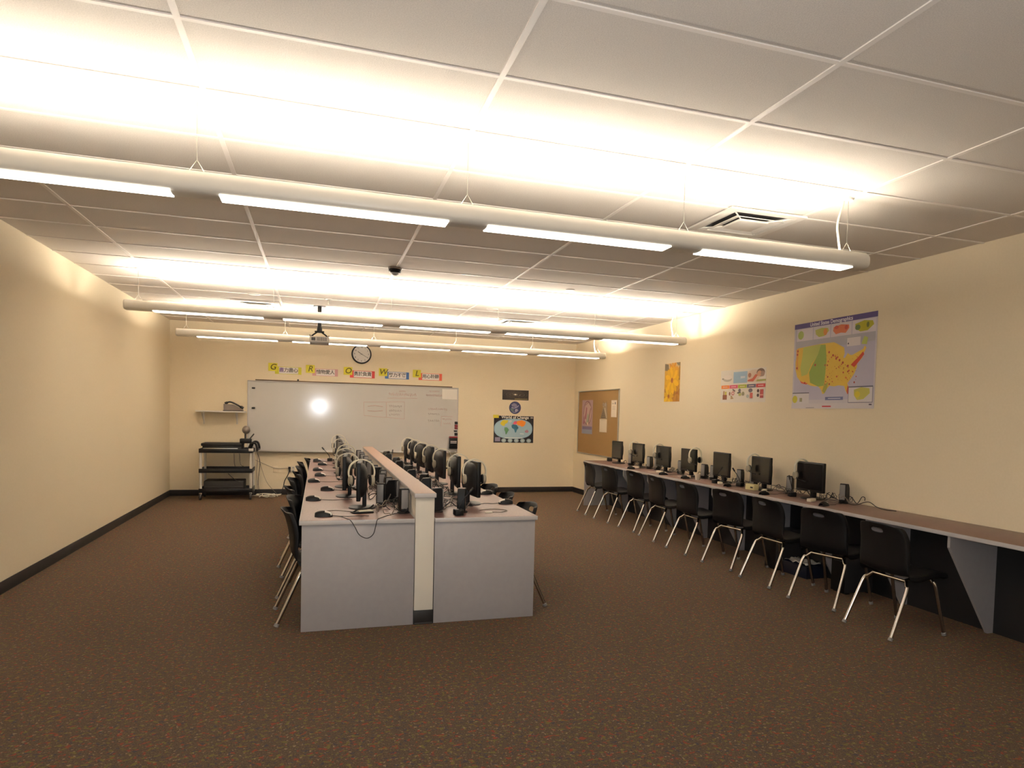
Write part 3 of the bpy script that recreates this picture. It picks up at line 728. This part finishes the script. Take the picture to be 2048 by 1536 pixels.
# ------------------------------------------------------------------ centre island
IX0, IX1, IY0, IY1, PX0, PX1 = -.120, 1.520, 4.875, 10.93, .633, .771
part = thing('partition_wall', 'low cream partition wall with tan cap splitting the centre desks', 'partition', (.702, IY0, 0))
hw = (PX1-PX0)/2
MB().box((-hw+.004, .012, 0), (hw-.004, 6.25, .888), PARTW, .002).build('wall_body', part)
b = MB(); b.box((-hw-.004, -.004, .900), (hw+.004, 6.27, .921), CAP, .002); b.build('cap', part)
b = MB(); b.box((-hw-.006, -.006, .888), (hw+.006, 6.272, .9195), EDGE, .003); b.build('cap_edge', part)
b = MB(); b.box((-hw+.000, .004, 0), (hw-.0, .03, .098), RUB, .003); b.box((-hw+.006, -.002, 0), (hw-.006, .03, .012), DKGREY, .002); b.build('rubber_base', part)
def desk_run(name, label, xa, xb, side):
    t = thing(name, label, 'desk', ((xa+xb)/2, IY0, 0))
    w = (xb-xa)/2; L = IY1-IY0
    MB().box((-w, 0, DZ-.030), (w, L, DZ-.0012), EDGE, .002).build('edge_band', t)
    MB().box((-w+.003, .003, DZ-.004), (w-.003, L-.003, DZ), DESK, .0008).build('worktop', t)
    o = side*w; i = -side*w                       # outer edge, inner edge next to the partition
    lo, hi = sorted((o-side*.016, i))
    MB().box((lo, .012, 0), (hi, .034, DZ-.030), PANEL, .0015).build('end_panel', t)
    MB().box((lo, L-.034, 0), (hi, L-.012, DZ-.030), PANEL, .0015).build('end_panel', t)
    b = MB(); lo, hi = sorted((i+side*.06, i+side*.08)); b.box((lo, .034, .0), (hi, L-.034, DZ-.031), mat('dark_laminate_panel', (.10, .095, .10), .55)); b.build('modesty_panel', t)
    for k in range(1, 8):
        y = k*L/8
        pts = [(o-side*.02, DZ-.031), (o-side*.02, DZ-.14), (i+side*.12, .0), (i+side*.081, .0), (i+side*.081, DZ-.031)]
        MB().prism(pts, 1, y-.011, y+.011, PANEL).build('support_bracket', t, smooth=0)
    return t
desk_run('island_desk', 'left grey-ended computer desk of the centre island', IX0, PX0-.001, -1)
desk_run('island_desk', 'right grey-ended computer desk of the centre island', PX1+.001, IX1, 1)

# ------------------------------------------------------------------ desk along the right wall
RX0, RY0, RY1 = 4.145, 2.40, 10.82
t = thing('wall_desk', 'long computer desk along the right wall with grey brackets below', 'desk', (RX0, RY0, 0))
L = RY1-RY0; D = XR-RX0
MB().box((0, 0, DZ-.030), (D, L, DZ-.0012), EDGE, .002).build('edge_band', t)
MB().box((.003, .003, DZ-.004), (D, L-.003, DZ), DESK, .0008).build('worktop', t)
MB().box((.012, L-.034, 0), (D-.01, L-.012, DZ-.030), PANEL, .0015).build('end_panel', t)
MB().box((.012, .012, 0), (D-.01, .034, DZ-.030), PANEL, .0015).build('end_panel', t)
MB().box((D-.075, .034, .0), (D-.058, L-.034, DZ-.031), mat('dark_laminate_panel', (.10, .095, .10), .55)).build('modesty_panel', t)
for y in (10.05, 9.26, 8.47, 7.65, 6.84, 6.05, 5.27, 4.50, 3.72, 2.95):
    yy = y-RY0
    MB().prism([(.018, DZ-.031), (.018, DZ-.112), (D-.13, .0), (D-.076, .0), (D-.076, DZ-.031)], 1, yy-.011, yy+.011, PANEL).build('support_bracket', t, smooth=0)

# ------------------------------------------------------------------ chairs
def make_chair():
    t = thing('school_chair', 'x', 'chair')
    prof = [(.222, .392), (.238, .416), (.224, .438), (.16, .446), (.06, .434), (-.03, .420), (-.10, .414), (-.150, .428), (-.174, .476), (-.181, .555), (-.189, .635), (-.205, .698), (-.211, .716), (-.223, .748), (-.233, .766), (-.246, .786)]
    hw = [.180, .200, .216, .228, .234, .234, .230, .226, .222, .222, .220, .214, .209, .201, .185, .148]
    us = [-1.02, -1, -.9, -.65, -.34, -.28, 0, .28, .34, .65, .9, 1, 1.02]
    b = MB(); V = []
    for j, ((y, z), w) in enumerate(zip(prof, hw)):
        row = []
        kb = max(0, min(1, (j-6)/4))
        for u in us:
            dy = .035*u*u*kb; dz = .018*u*u*(1-kb)*(1 if 2 < j < 8 else .3)
            if abs(u) > 1: dy += .030*kb; dz -= .038*(1-kb)*(1 if 1 < j else .2)
            if j == len(prof)-1: dz -= .016*abs(u)**3
            row.append(b.bm.verts.new((u*w, y+dy, z+dz)))
        V.append(row)
    i = b.mi(SHELL)
    for j in range(len(V)-1):
        for k in range(len(us)-1):
            if j == 12 and 5 <= k <= 6: continue              # hand slot
            f = b.bm.faces.new((V[j][k], V[j][k+1], V[j+1][k+1], V[j+1][k])); f.material_index = i
    o = b.build('tmp_shell')
    m1 = o.modifiers.new('s', 'SOLIDIFY'); m1.thickness = .006; m1.offset = 0
    m2 = o.modifiers.new('b', 'SUBSURF'); m2.levels = 1; m2.render_levels = 1
    bpy.context.view_layer.update()
    me = bpy.data.meshes.new_from_object(o.evaluated_get(bpy.context.evaluated_depsgraph_get()))
    bpy.data.objects.remove(o); me.name = 'seat_shell'
    me.polygons.foreach_set('use_smooth', [True]*len(me.polygons))
    s = bpy.data.objects.new('seat_shell', me); C.objects.link(s); s.parent = t
    b = MB()
    b.tube([(-.155, -.085, .388), (.155, -.085, .388)], .011, CHROME, 10); b.tube([(-.155, .105, .416), (.155, .105, .416)], .011, CHROME, 10)
    for sx in (-1, 1): b.tube([(sx*.14, -.09, .392), (sx*.14, .11, .422)], .010, CHROME, 8)
    b.build('frame', t)
    for sy, foot, knee, top in ((-1, (.222, -.270, .008), (.205, -.128, .33), (.155, -.085, .388)), (1, (.215, .215, .008), (.200, .135, .35), (.155, .105, .416))):
        for sx in (-1, 1):
            f = Vector((foot[0]*sx, foot[1], foot[2])); kn = Vector((knee[0]*sx, knee[1], knee[2])); tp = Vector((top[0]*sx, top[1], top[2]))
            k0 = f+(kn-f)*.90; k2 = kn+(tp-kn)*.45
            pts = [f, f+(kn-f)*.5, k0]+[((1-q)**2)*k0+2*q*(1-q)*(kn+(kn-f)*.12)+q*q*k2 for q in (.25, .5, .75, 1)]+[tp]
            l = MB().tube(pts, .0127, CHROME, 12).build('leg', t)
            d = (kn-f).normalized()
            MB().tube([f-d*.004, f+d*.014, f+d*.018], [.0165, .0165, .013], MIDGREY, 12).build('glide', l)
    return t
chairs = Series(make_chair(), 'black school chairs')
ORD = ['nearest', 'second nearest', 'third nearest', 'fourth nearest', 'fifth nearest', 'sixth nearest', 'seventh nearest', 'eighth nearest', 'farthest']
# along the right wall desk, facing the wall (+X)
ry = [(3.96, 3.97, 0), (4.72, 4.04, 13), (5.42, 4.03, 1), (6.14, 4.05, 8), (6.89, 4.02, 0), (7.68, 4.05, -3), (8.37, 4.08, 2), (9.15, 4.04, 4), (9.90, 4.045, -5)]
for k, (y, x, a) in enumerate(ry):
    chairs.put((x+.005, y, 0), R(-90+a), f'{ORD[k]} black chair with chrome legs in the row at the right wall desk', 'chairs along the right wall desk')
# left side of the island, facing +X
ly = [5.28, 5.97, 6.74, 7.52, 8.27, 9.03, 9.79, 10.50]
lo_ = ORD[:7]+[ORD[8]]
for k, y in enumerate(ly):
    chairs.put((-.025+[.015, .025, -.03, -.03, -.01, .0, -.005, .07][k], y, 0), R(-90+[4, -8, 6, -3, 5, -4, 3, 0][k]), f'{lo_[k]} black chair in the row along the left side of the centre desks', 'chairs on the left of the island')
for k, y in enumerate([5.33, 6.05, 6.76, 7.5]):
    chairs.put((1.395+[0, .01, .03, .01][k], y, 0), R(90+[2, -3, 6, 0][k]), f'{ORD[k]} black chair on the right side of the centre desks', 'chairs on the right of the island')

# ------------------------------------------------------------------ computers
def make_monitor():
    """local frame: screen faces -Y, base centre at the origin"""
    t = thing('monitor', 'x', 'monitor')
    b = MB(); b.box((-.187, -.018, .070), (.187, .012, .352), BLACK, .006); b.build('bezel', t)
    MB().box((-.172, -.0195, .092), (.172, -.0175, .338), SCREEN).build('screen', t)
    b = MB()
    rows = []
    for (s, y) in ((1., .010), (.93, .030), (.72, .048), (.45, .055)):
        pts = []
        for k in range(24):
            a = 2*PI*k/24; c, q = math.cos(a), math.sin(a)
            pts.append((.172*s*math.copysign(abs(c)**.6, c), y, .211+.128*s*math.copysign(abs(q)**.6, q)))
        rows.append(pts+[pts[0]])
    b.grid(rows, BLACKM); b.poly(rows[-1][:-1], BLACKM)
    b.build('back_cover', t)
    b = MB(); b.box((-.032, .020, .012), (.032, .050, .16), BLACK, .006); b.build('neck', t)
    b = MB(); b.lathe([(0, 0), (.118, 0), (.122, .006), (.112, .012), (.05, .018), (0, .018)], BLACK, 32, Matrix.Translation((0, .02, 0)), 1., .82); b.build('base', t)
    MB().box((-.012, -.0192, .077), (.012, -.0178, .083), LTGREY).build('badge', t)
    return t
mons = Series(make_monitor(), 'black flat monitors')
def make_headset():
    """local: band stands in the XZ plane, hangs over something at z=0 (inside top of the band)"""
    t = thing('headset', 'x', 'headset')
    pts = [(-.086, 0, -.120), (-.094, 0, -.075), (-.083, 0, -.028), (-.052, 0, .004), (0, 0, .020), (.052, 0, .004), (.083, 0, -.028), (.094, 0, -.075), (.086, 0, -.120)]
    b = MB(); P = catmull(pts, 5)
    rows = []
    for i, p in enumerate(P):
        tg = (P[min(i+1, len(P)-1)]-P[max(0, i-1)]).normalized(); nrm = Vector((tg.z, 0, -tg.x))
        rows.append([p+nrm*.0045+Vector((0, -.010, 0)), p+nrm*.0045+Vector((0, .010, 0)), p-nrm*.0045+Vector((0, .010, 0)), p-nrm*.0045+Vector((0, -.010, 0)), p+nrm*.0045+Vector((0, -.010, 0))])
    b.grid(rows, mat('silver_band', (.84, .82, .74), .4)); b.build('headband', t)
    for s in (-1, 1):
        M = Matrix.Translation((s*.080, 0, -.135)) @ Matrix.Rotation(s*PI/2, 4, 'Y')
        e = MB().lathe([(0, -.012), (.030, -.012), (.034, -.004), (.034, .008), (.024, .014), (0, .014)], mat('headset_grey', (.60, .57, .50), .45), 20, M, 1.15, .95).build('earpiece', t)
        MB().lathe([(0, -.026), (.020, -.026), (.032, -.020), (.034, -.012), (0, -.012)], BLACKM, 20, M, 1.15, .95).build('ear_cushion', e)
    b = MB().tube([(-.09, 0, -.14), (-.085, -.05, -.175), (-.06, -.11, -.19)], [.004, .004, .008], BLACK, 8, 4); b.build('boom_microphone', t)
    return t
heads = Series(make_headset(), 'silver headsets')
def make_speaker():
    """local: grille faces -Y"""
    t = thing('speaker', 'x', 'speaker')
    b = MB(); b.prism([(-.045, .015), (.05, .012), (.058, .06), (.052, .14), (.03, .178), (-.035, .182)], 0, -.030, .030, BLACK)
    o = b.build('cabinet', t)
    m1 = o.modifiers.new('b', 'BEVEL'); m1.width = .006; m1.segments = 2
    MB().box((-.024, -.049, .035), (.024, -.040, .172), MIDGREY, .003).build('grille', t)
    b = MB(); b.lathe([(0, 0), (.044, 0), (.046, .006), (.034, .014), (0, .016)], BLACKM, 24, None, 1., 1.1); b.build('foot', t)
    MB().lathe([(0, 0), (.008, 0), (.007, .008), (0, .008)], BLACK, 14, Matrix.Translation((0, -.048, .030)) @ Matrix.Rotation(PI/2, 4, 'X')).build('volume_knob', t)
    return t
spk = Series(make_speaker(), 'small desktop speakers')
def make_mouse():
    """local: buttons and cord towards +X"""
    t = thing('mouse', 'x', 'mouse')
    b = MB(); rows = []
    for i in range(9):
        x = -.058+.116*i/8; s = math.sqrt(max(0, 1-((x+.004)/.0625)**2))
        hz = (.043 if x < 0 else .043-.16*x*.9)*s**.6
        w = .031*s**.55
        rows.append([(x, w*math.cos(PI*k/8)*1., max(.001, hz*math.sin(PI*k/8)**.8)) for k in range(9)])
    b.grid(rows, BLACK)
    b.build('body', t)
    b = MB(); rows = []
    for i in range(5):
        x = .008+.044*i/4; s = math.sqrt(max(0, 1-((x+.004)/.0625)**2))
        hz = (.043-.16*x*.9)*s**.6+.0014; w = .028*s**.55
        rows.append([(x, w*math.cos(PI*k/8), hz*math.sin(PI*k/8)**.8+.0006) for k in range(1, 8)])
    b.grid(rows, WHITE); b.build('buttons', t)
    MB().tube([(.055, 0, .008), (.10, .004, .004), (.16, -.015, .004), (.22, .012, .004), (.30, 0, .004)], .0022, CORD, 6, 5).build('cord', t)
    return t
mice = Series(make_mouse(), 'black computer mice')
def make_mic():
    t = thing('desk_microphone', 'x', 'microphone')
    MB().box((-.032, -.036, 0), (.032, .036, .045), BLACK, .008, 3).build('base', t)
    MB().tube([(0, 0, .04), (.012, 0, .08), (.045, 0, .125), (.082, 0, .165)], .0042, BLACK, 8, 5).build('gooseneck', t)
    MB().tube([(.080, 0, .163), (.108, 0, .196)], .009, BLACKM, 10).build('capsule', t)
    return t
mics = Series(make_mic(), 'stick microphones')

# --- left side of the island (monitors face -X)
LM = [(.293, 5.47, -5), (.215, 6.21, -4), (.222, 6.98, 2), (.255, 7.74, -3), (.24, 8.48, 3), (.24, 9.22, 0), (.25, 9.98, -4), (.25, 10.64, 0)]
for k, (x, y, a) in enumerate(LM):
    mons.put((x, y, DZ), R(-90+a), f'{lo_[k]} black monitor on the left side of the centre desks', 'monitors on the left of the island')
for k, (x, y, dx, dy, tilt) in enumerate([(.285, 5.33, 0, 0, 10), (.215, 6.08, 0, 0, -6), (.222, 6.84, 0, 0, 4), (.255, 7.60, 0, 0, 8), (.24, 9.08, 0, 0, 0), (.25, 10.50, 0, 0, 5)]):
    i = [0, 1, 2, 3, 5, 7][k]
    o = heads.put((x+.012, y, DZ+.356), R(tilt), f'silver headset hanging over the {lo_[i]} monitor on the left of the centre desks', 'headsets on the left of the island')
# speakers against the partition
SP = [(.585, 5.155, 4), (.455, 5.54, -12), (.572, 5.80, 60), (.555, 6.06, 5), (.535, 6.42, -5), (.572, 6.78, 3), (.55, 7.10, 70), (.54, 7.40, 5), (.52, 7.85, -8), (.53, 8.15, 5), (.44, 8.42, 10), (.54, 8.85, 0), (.52, 9.25, 5), (.54, 9.65, -5), (.52, 10.1, 5), (.40, 10.5, 8)]
nth = ['nearest', 'second', 'third', 'fourth', 'fifth', 'sixth', 'seventh', 'eighth', 'ninth', 'tenth', 'eleventh', 'twelfth', 'thirteenth', 'fourteenth', 'fifteenth', 'farthest']
for k, (x, y, a) in enumerate(SP):
    lab = 'nearest grey-fronted speaker beside the near end of the partition' if k == 0 else ('second grey-fronted speaker, just behind the nearest monitor on the left desk' if k == 1 else f'small black speaker, {nth[k]} from the near end along the left of the partition')
    spk.put((x, y, DZ), R(a), lab, 'speakers on the left of the island')
MX = [(.035, 5.05, -6), (-.04, 5.95, 2), (.075, 6.66, -4), (-.045, 7.42, 5), (.015, 8.08, 0), (-.01, 8.80, -4), (.045, 9.66, 3), (-.02, 10.34, 0)]
for k, (x, y, a) in enumerate(MX):
    mice.put((x, y, DZ), R(a), f'{lo_[k]} black mouse with silver buttons on the left desk of the island', 'mice on the left of the island')
mics.put((.145, 10.40, DZ), R(172), 'black stick microphone leaning left at the far end of the left desk', 'stick microphones on the centre desks')
# --- right side of the island (monitors face +X)
RM = [(1.175, 5.60, 6), (1.18, 6.30, -4), (1.18, 7.18, 3), (1.18, 7.90, 0), (1.17, 8.55, 4), (1.18, 9.28, -3), (1.18, 9.98, 0)]
ro_ = ORD[:6]+[ORD[8]]
for k, (x, y, a) in enumerate(RM):
    mons.put((x, y, DZ), R(90+a), f'{ro_[k]} black monitor on the right side of the centre desks, back showing', 'monitors on the right of the island')
for k, i in enumerate([0, 1, 2, 3, 4, 5, 6]):
    x, y, a = RM[i]
    heads.put((x-.010, y-.150, DZ+.352), R(180+[4, -6, 8, 3, -4, 0, 5][k]), f'silver headset hanging over the {ro_[i]} monitor on the right of the centre desks', 'headsets on the right of the island')
for k, (x, y, a) in enumerate([(.825, 5.17, 95), (1.005, 5.13, 165), (.86, 5.95, 80), (.90, 6.35, 150), (.84, 6.8, 90), (.88, 7.35, 140), (.85, 8.0, 100), (.88, 8.6, 150), (.85, 9.3, 90), (.88, 9.9, 140)]):
    lab = 'black speaker at the near right corner of the partition' if k == 0 else ('black speaker seen from behind at the front of the right centre desk' if k == 1 else f'small black speaker, {nth[k]} from the near end along the right of the partition')
    spk.put((x, y, DZ), R(a), lab, 'speakers on the right of the island')
mice.put((1.452, 5.56, DZ), R(176), 'nearest silver and black mouse at the right edge of the right centre desk', 'mice on the right of the island')
mice.put((1.445, 6.24, DZ), R(184), 'second mouse at the right edge of the right centre desk', 'mice on the right of the island')
mics.put((.955, 4.985, DZ), R(5), 'stick microphone at the near end of the right centre desk', 'stick microphones on the centre desks')
mics.put((.945, 9.8, DZ), R(80), 'stick microphone at the far end of the right centre desk', 'stick microphones on the centre desks')
# --- right wall desk (monitors face -X)
WM = [(4.46, 5.56, 2), (4.46, 6.35, -4), (4.46, 7.13, -3), (4.46, 7.90, 0), (4.46, 8.60, 2), (4.46, 9.40, 0), (4.46, 10.17, 0)]
wo_ = ORD[:6]+[ORD[8]]
for k, (x, y, a) in enumerate(WM):
    mons.put((x, y, DZ), R(-90+a), f'{wo_[k]} black monitor on the desk along the right wall', 'monitors on the right wall desk')
for i, dy, z in ((0, .155, .352), (1, .16, .352), (3, -.13, .354), (4, .16, .352), (5, .16, .352)):
    x, y, a = WM[i]
    heads.put((x+.01, y+dy, DZ+z), R(8), f'silver headset hooked over a corner of the {wo_[i]} monitor on the right wall desk', 'headsets on the right wall desk')
for k, (x, y, a) in enumerate([(4.56, 5.22, -62), (4.56, 6.00, -50), (4.56, 6.64, -58), (4.52, 6.84, -55), (4.53, 7.42, -60), (4.52, 7.62, -60), (4.54, 8.25, -60), (4.55, 8.96, -60), (4.50, 9.10, -55), (4.52, 9.77, -60), (4.58, 9.90, -58)]):
    spk.put((x, y, DZ), R(a), f'black desktop speaker, {nth[k]} from the near end on the right wall desk', 'speakers on the right wall desk')
for k, (x, y, a) in enumerate([(4.22, 5.07, 20), (4.20, 5.92, 10), (4.27, 6.70, 30), (4.25, 7.60, 5), (4.22, 8.12, -5), (4.20, 9.07, 10)]):
    mice.put((x, y, DZ), R(a), f'{ORD[k]} black mouse on the desk along the right wall', 'mice on the right wall desk')
mics.put((4.40, 5.755, DZ), R(72), 'nearest stick microphone on the right wall desk, leaning toward a speaker', 'stick microphones on the right wall desk')
mics.put((4.34, 7.06, DZ), R(-80), 'stick microphone in the middle of the right wall desk, leaning right', 'stick microphones on the right wall desk')
mics.put((4.43, 6.70, DZ), R(110), 'stick microphone left of the second monitor on the right wall desk', 'stick microphones on the right wall desk')
# cable clutter, one tangle per station
def tangle(name, cx, cy, rx, ry, n, label, group, m=CORD, seed=0, r=.0033):
    random.seed(seed)
    b = MB()
    for k in range(n):
        P = []; x, y = cx+random.uniform(-.4, .4)*rx, cy+random.uniform(-.4, .4)*ry
        a = random.uniform(0, 6.28)
        for j in range(8):
            P.append((min(max(x, cx-rx), cx+rx), min(max(y, cy-ry), cy+ry), DZ+.004+random.uniform(0, .07)))
            a += random.uniform(-1.3, 1.3); x += .4*rx*math.cos(a); y += .4*ry*math.sin(a)
        b.tube(P, r, m if k % 3 else GCORD, 6, 5)
    return tag(b.build(name), label, 'cables', group, 'stuff')
for k, y in enumerate([5.30, 6.02, 6.75, 7.55, 8.3, 9.0, 9.8]):
    tangle('cable_tangle', .50, y, .10, .27, 8, f'tangle of thin cords, {nth[k]} along the left of the partition', 'cord tangles on the left desk', seed=k)
for k, y in enumerate([5.45, 6.1, 6.85, 7.6, 8.3, 9.0, 9.8]):
    tangle('cable_tangle', .955, y, .15, .30, 12, f'tangle of black cords, {nth[k]} along the right of the partition', 'cord tangles on the right desk', seed=20+k)
for k, y in enumerate([5.25, 6.0, 6.75, 7.5, 8.3, 9.05, 9.8]):
    tangle('cable_tangle', 4.56, y, .09, .19, 7, f'tangle of cords, {nth[k]} from the near end on the right wall desk', 'cord tangles on the wall desk', seed=40+k)
for k, y in enumerate([5.38, 6.15, 6.95, 7.75, 8.45, 9.25]):
    t = thing('adapter_box', f'small cream cable adapter, {nth[k]} from the near end on the right wall desk', 'adapter', (4.33+.03*(k % 2), y, DZ), R(20+25*k), 'cream adapters on the right wall desk')
    MB().box((-.045, -.022, 0), (.045, .022, .028), CREAMPL, .005).build('body', t)
    MB().tube([(.045, 0, .014), (.08, .01, .008), (.11, .05, .005), (.16, .04, .005)], .003, WCORD, 6, 5).build('lead', t)
t = thing('cream_box', 'small cream box below the second monitor on the right wall desk', 'box', (4.36, 6.37, DZ), R(4))
MB().box((-.03, -.075, 0), (.03, .075, .062), mat('pale_yellow_card', (.82, .78, .58), .6), .004).build('body', t)
MB().box((-.0315, -.05, .02), (-.029, -.01, .035), DKGREY).build('dark_label', t)
t = thing('cup', 'round cream cup near the middle of the right wall desk', 'cup', (4.335, 7.46, DZ))
MB().lathe([(0, 0), (.026, 0), (.033, .05), (.035, .07), (.031, .07), (.028, .01), (0, .008)], CREAMPL, 24).build('body', t)
t = thing('black_block', 'tiny black box near the far end of the right wall desk', 'box', (4.52, 10.62, DZ))
MB().box((-.035, -.035, 0), (.035, .035, .055), BLACKM, .006).build('body', t)
MB().box((-.02, -.03, .055), (.02, .03, .06), DKGREY, .002).build('lid', t)
tag(MB().tube([(4.55, 5.15, DZ+.006), (4.52, 5.02, DZ+.012), (4.56, 4.92, DZ+.05), (4.60, 4.86, DZ+.012), (4.58, 4.74, DZ+.005), (4.62, 4.66, DZ+.005)], .0035, CORD, 6, 5).build('loose_cord'), 'black cord curling out from the nearest speaker on the right wall desk', 'cord')
# cord hanging over the front of the left desk
tag(MB().tube([(.094, 5.04, DZ+.008), (.14, 5.02, DZ+.005), (.175, 4.93, DZ+.004), (.205, 4.872, DZ-.004), (.232, 4.862, .700), (.262, 4.864, .645), (.312, 4.864, .620), (.352, 4.864, .645), (.368, 4.862, .70), (.378, 4.868, DZ-.004), (.40, 4.90, DZ+.004), (.46, 5.02, DZ+.004), (.54, 5.12, DZ+.005)], .0028, CORD, 6, 6).build('hanging_cord'), 'thin cord looping down over the front edge of the left centre desk', 'cord')
tag(MB().tube([(.04, 5.30, DZ+.004), (.12, 5.33, DZ+.004), (.20, 5.27, DZ+.004), (.29, 5.20, DZ+.004)], .003, GCORD, 6, 5).build('thin_cord'), 'pale cord lying behind the nearest mouse on the left desk', 'cord')
tag(MB().tube([(1.16, 5.20, DZ+.004), (1.28, 5.24, DZ+.004), (1.36, 5.16, DZ+.004), (1.30, 5.08, DZ+.004), (1.22, 5.07, DZ+.006)], .003, GCORD, 6, 5).build('thin_cord'), 'pale looped cord at the front of the right centre desk', 'cord')
tag(MB().box((1.17, 5.055, DZ), (1.225, 5.08, DZ+.009), CREAMPL, .003).build('usb_stick'), 'small cream plug lying at the front of the right centre desk', 'plug')
t = thing('flat_device', 'black flat device with a white card behind the nearest mouse', 'device', (.30, 5.19, DZ), R(12))
MB().box((-.075, -.03, 0), (.075, .05, .012), BLACK, .005).build('base', t)
MB().box((-.03, -.02, .012), (.07, .045, .020), CREAMPL, .003).build('card', t)
MB().tube([(-.07, -.02, .012), (-.03, 0, .028), (.05, .02, .03), (.09, .04, .05)], .006, BLACK, 8, 4).build('arm', t)
# under the wall desk
t = thing('storage_tray', 'dark blue plastic tray on the floor under the right wall desk', 'tray', (4.47, 5.63, 0), R(2))
b = MB()
for lo, hi in [((-.12, -.19, 0), (.12, .19, .008)), ((-.12, -.19, 0), (-.112, .19, .11)), ((.112, -.19, 0), (.12, .19, .11)), ((-.12, -.19, 0), (.12, -.182, .11)), ((-.12, .182, 0), (.12, .19, .11))]: b.box(lo, hi, BLUE, .002)
b.build('bin', t); b = MB()
for lo, hi in [((-.128, -.198, .105), (-.108, .198, .115)), ((.108, -.198, .105), (.128, .198, .115)), ((-.128, -.198, .105), (.128, -.178, .115)), ((-.128, .178, .105), (.128, .198, .115))]: b.box(lo, hi, BLUE, .002)
b.build('rim', t)
random.seed(9); b = MB(); rows = []
for i in range(8):
    rows.append([(-.10+.2*i/7+random.uniform(-.01, .01), -.16+.32*j/9+random.uniform(-.012, .012), .12+random.uniform(0, .028)) for j in range(10)])
b.grid(rows, WHPAPER)
o = b.build('crumpled_paper', None, (4.46, 5.63, 0), (0, 0, R(2))); md = o.modifiers.new('s', 'SOLIDIFY'); md.thickness = .002
tag(o, 'crumpled white paper lying on the dark blue tray under the desk', 'paper')
tw = None
for k, y in enumerate([4.95, 5.92]):
    if k == 0:
        t = thing('computer_tower', 'nearest dark computer tower under the right wall desk', 'computer', (4.49, y, 0), 0, 'computer towers under the wall desk')
        MB().box((-.19, -.085, 0.012), (.11, .085, .40), DKGREY, .006).build('case', t)
        MB().box((-.197, -.083, .014), (-.189, .083, .398), BLACK, .004).build('front_panel', t)
        b = MB(); b.box((-.199, -.06, .33), (-.196, .06, .36), DKGREY, .002); b.box((-.199, -.06, .28), (-.196, .06, .31), DKGREY, .002); b.build('drive_bay', t)
        for sx in (-.15, .08):
            MB().box((sx-.02, -.08, 0), (sx+.02, .08, .014), BLACKM, .002).build('foot', t)
        note(t); tw = t
    else: dup(tw, (4.49, y, 0), 0, 'farther dark computer tower under the right wall desk', 'computer towers under the wall desk')

# ------------------------------------------------------------------ camera, flash, world
cam = bpy.data.cameras.new('camera'); co = bpy.data.objects.new('camera', cam); C.objects.link(co)
yaw, pitch, roll = .3267, .0453, .0262
fw = Vector((math.sin(yaw)*math.cos(pitch), math.cos(yaw)*math.cos(pitch), -math.sin(pitch)))
rt = Vector((math.cos(yaw), -math.sin(yaw), 0)); up = rt.cross(fw)
r2 = rt*math.cos(roll)+up*math.sin(roll); u2 = -rt*math.sin(roll)+up*math.cos(roll)
co.matrix_world = Matrix(((r2.x, u2.x, -fw.x, 0), (r2.y, u2.y, -fw.y, 0), (r2.z, u2.z, -fw.z, 1.487), (0, 0, 0, 1)))
cam.sensor_width = 36; cam.lens = 1403.75*36/2048
cam.shift_x = (1024-1113.5)/2048; cam.shift_y = (893-768)/2048
cam.clip_start = .05; cam.clip_end = 60
S.camera = co
fl = bpy.data.lights.new('camera_flash', 'POINT'); fl.energy = 75; fl.shadow_soft_size = .03; fl.color = (.86, .92, 1.)
fo = bpy.data.objects.new('camera_flash', fl); C.objects.link(fo); fo.location = (0.0, -.02, 1.56)
wd = bpy.data.worlds.new('World'); S.world = wd; wd.use_nodes = True
wd.node_tree.nodes['Background'].inputs[0].default_value = (.02, .02, .02, 1)
S.view_settings.view_transform = 'Standard'; S.view_settings.look = 'None'; S.view_settings.gamma = 1
S.view_settings.use_curve_mapping = False; S.view_settings.exposure = 0.96
S.cycles.use_denoising = True
S.cycles.max_bounces = 8; S.cycles.diffuse_bounces = 6
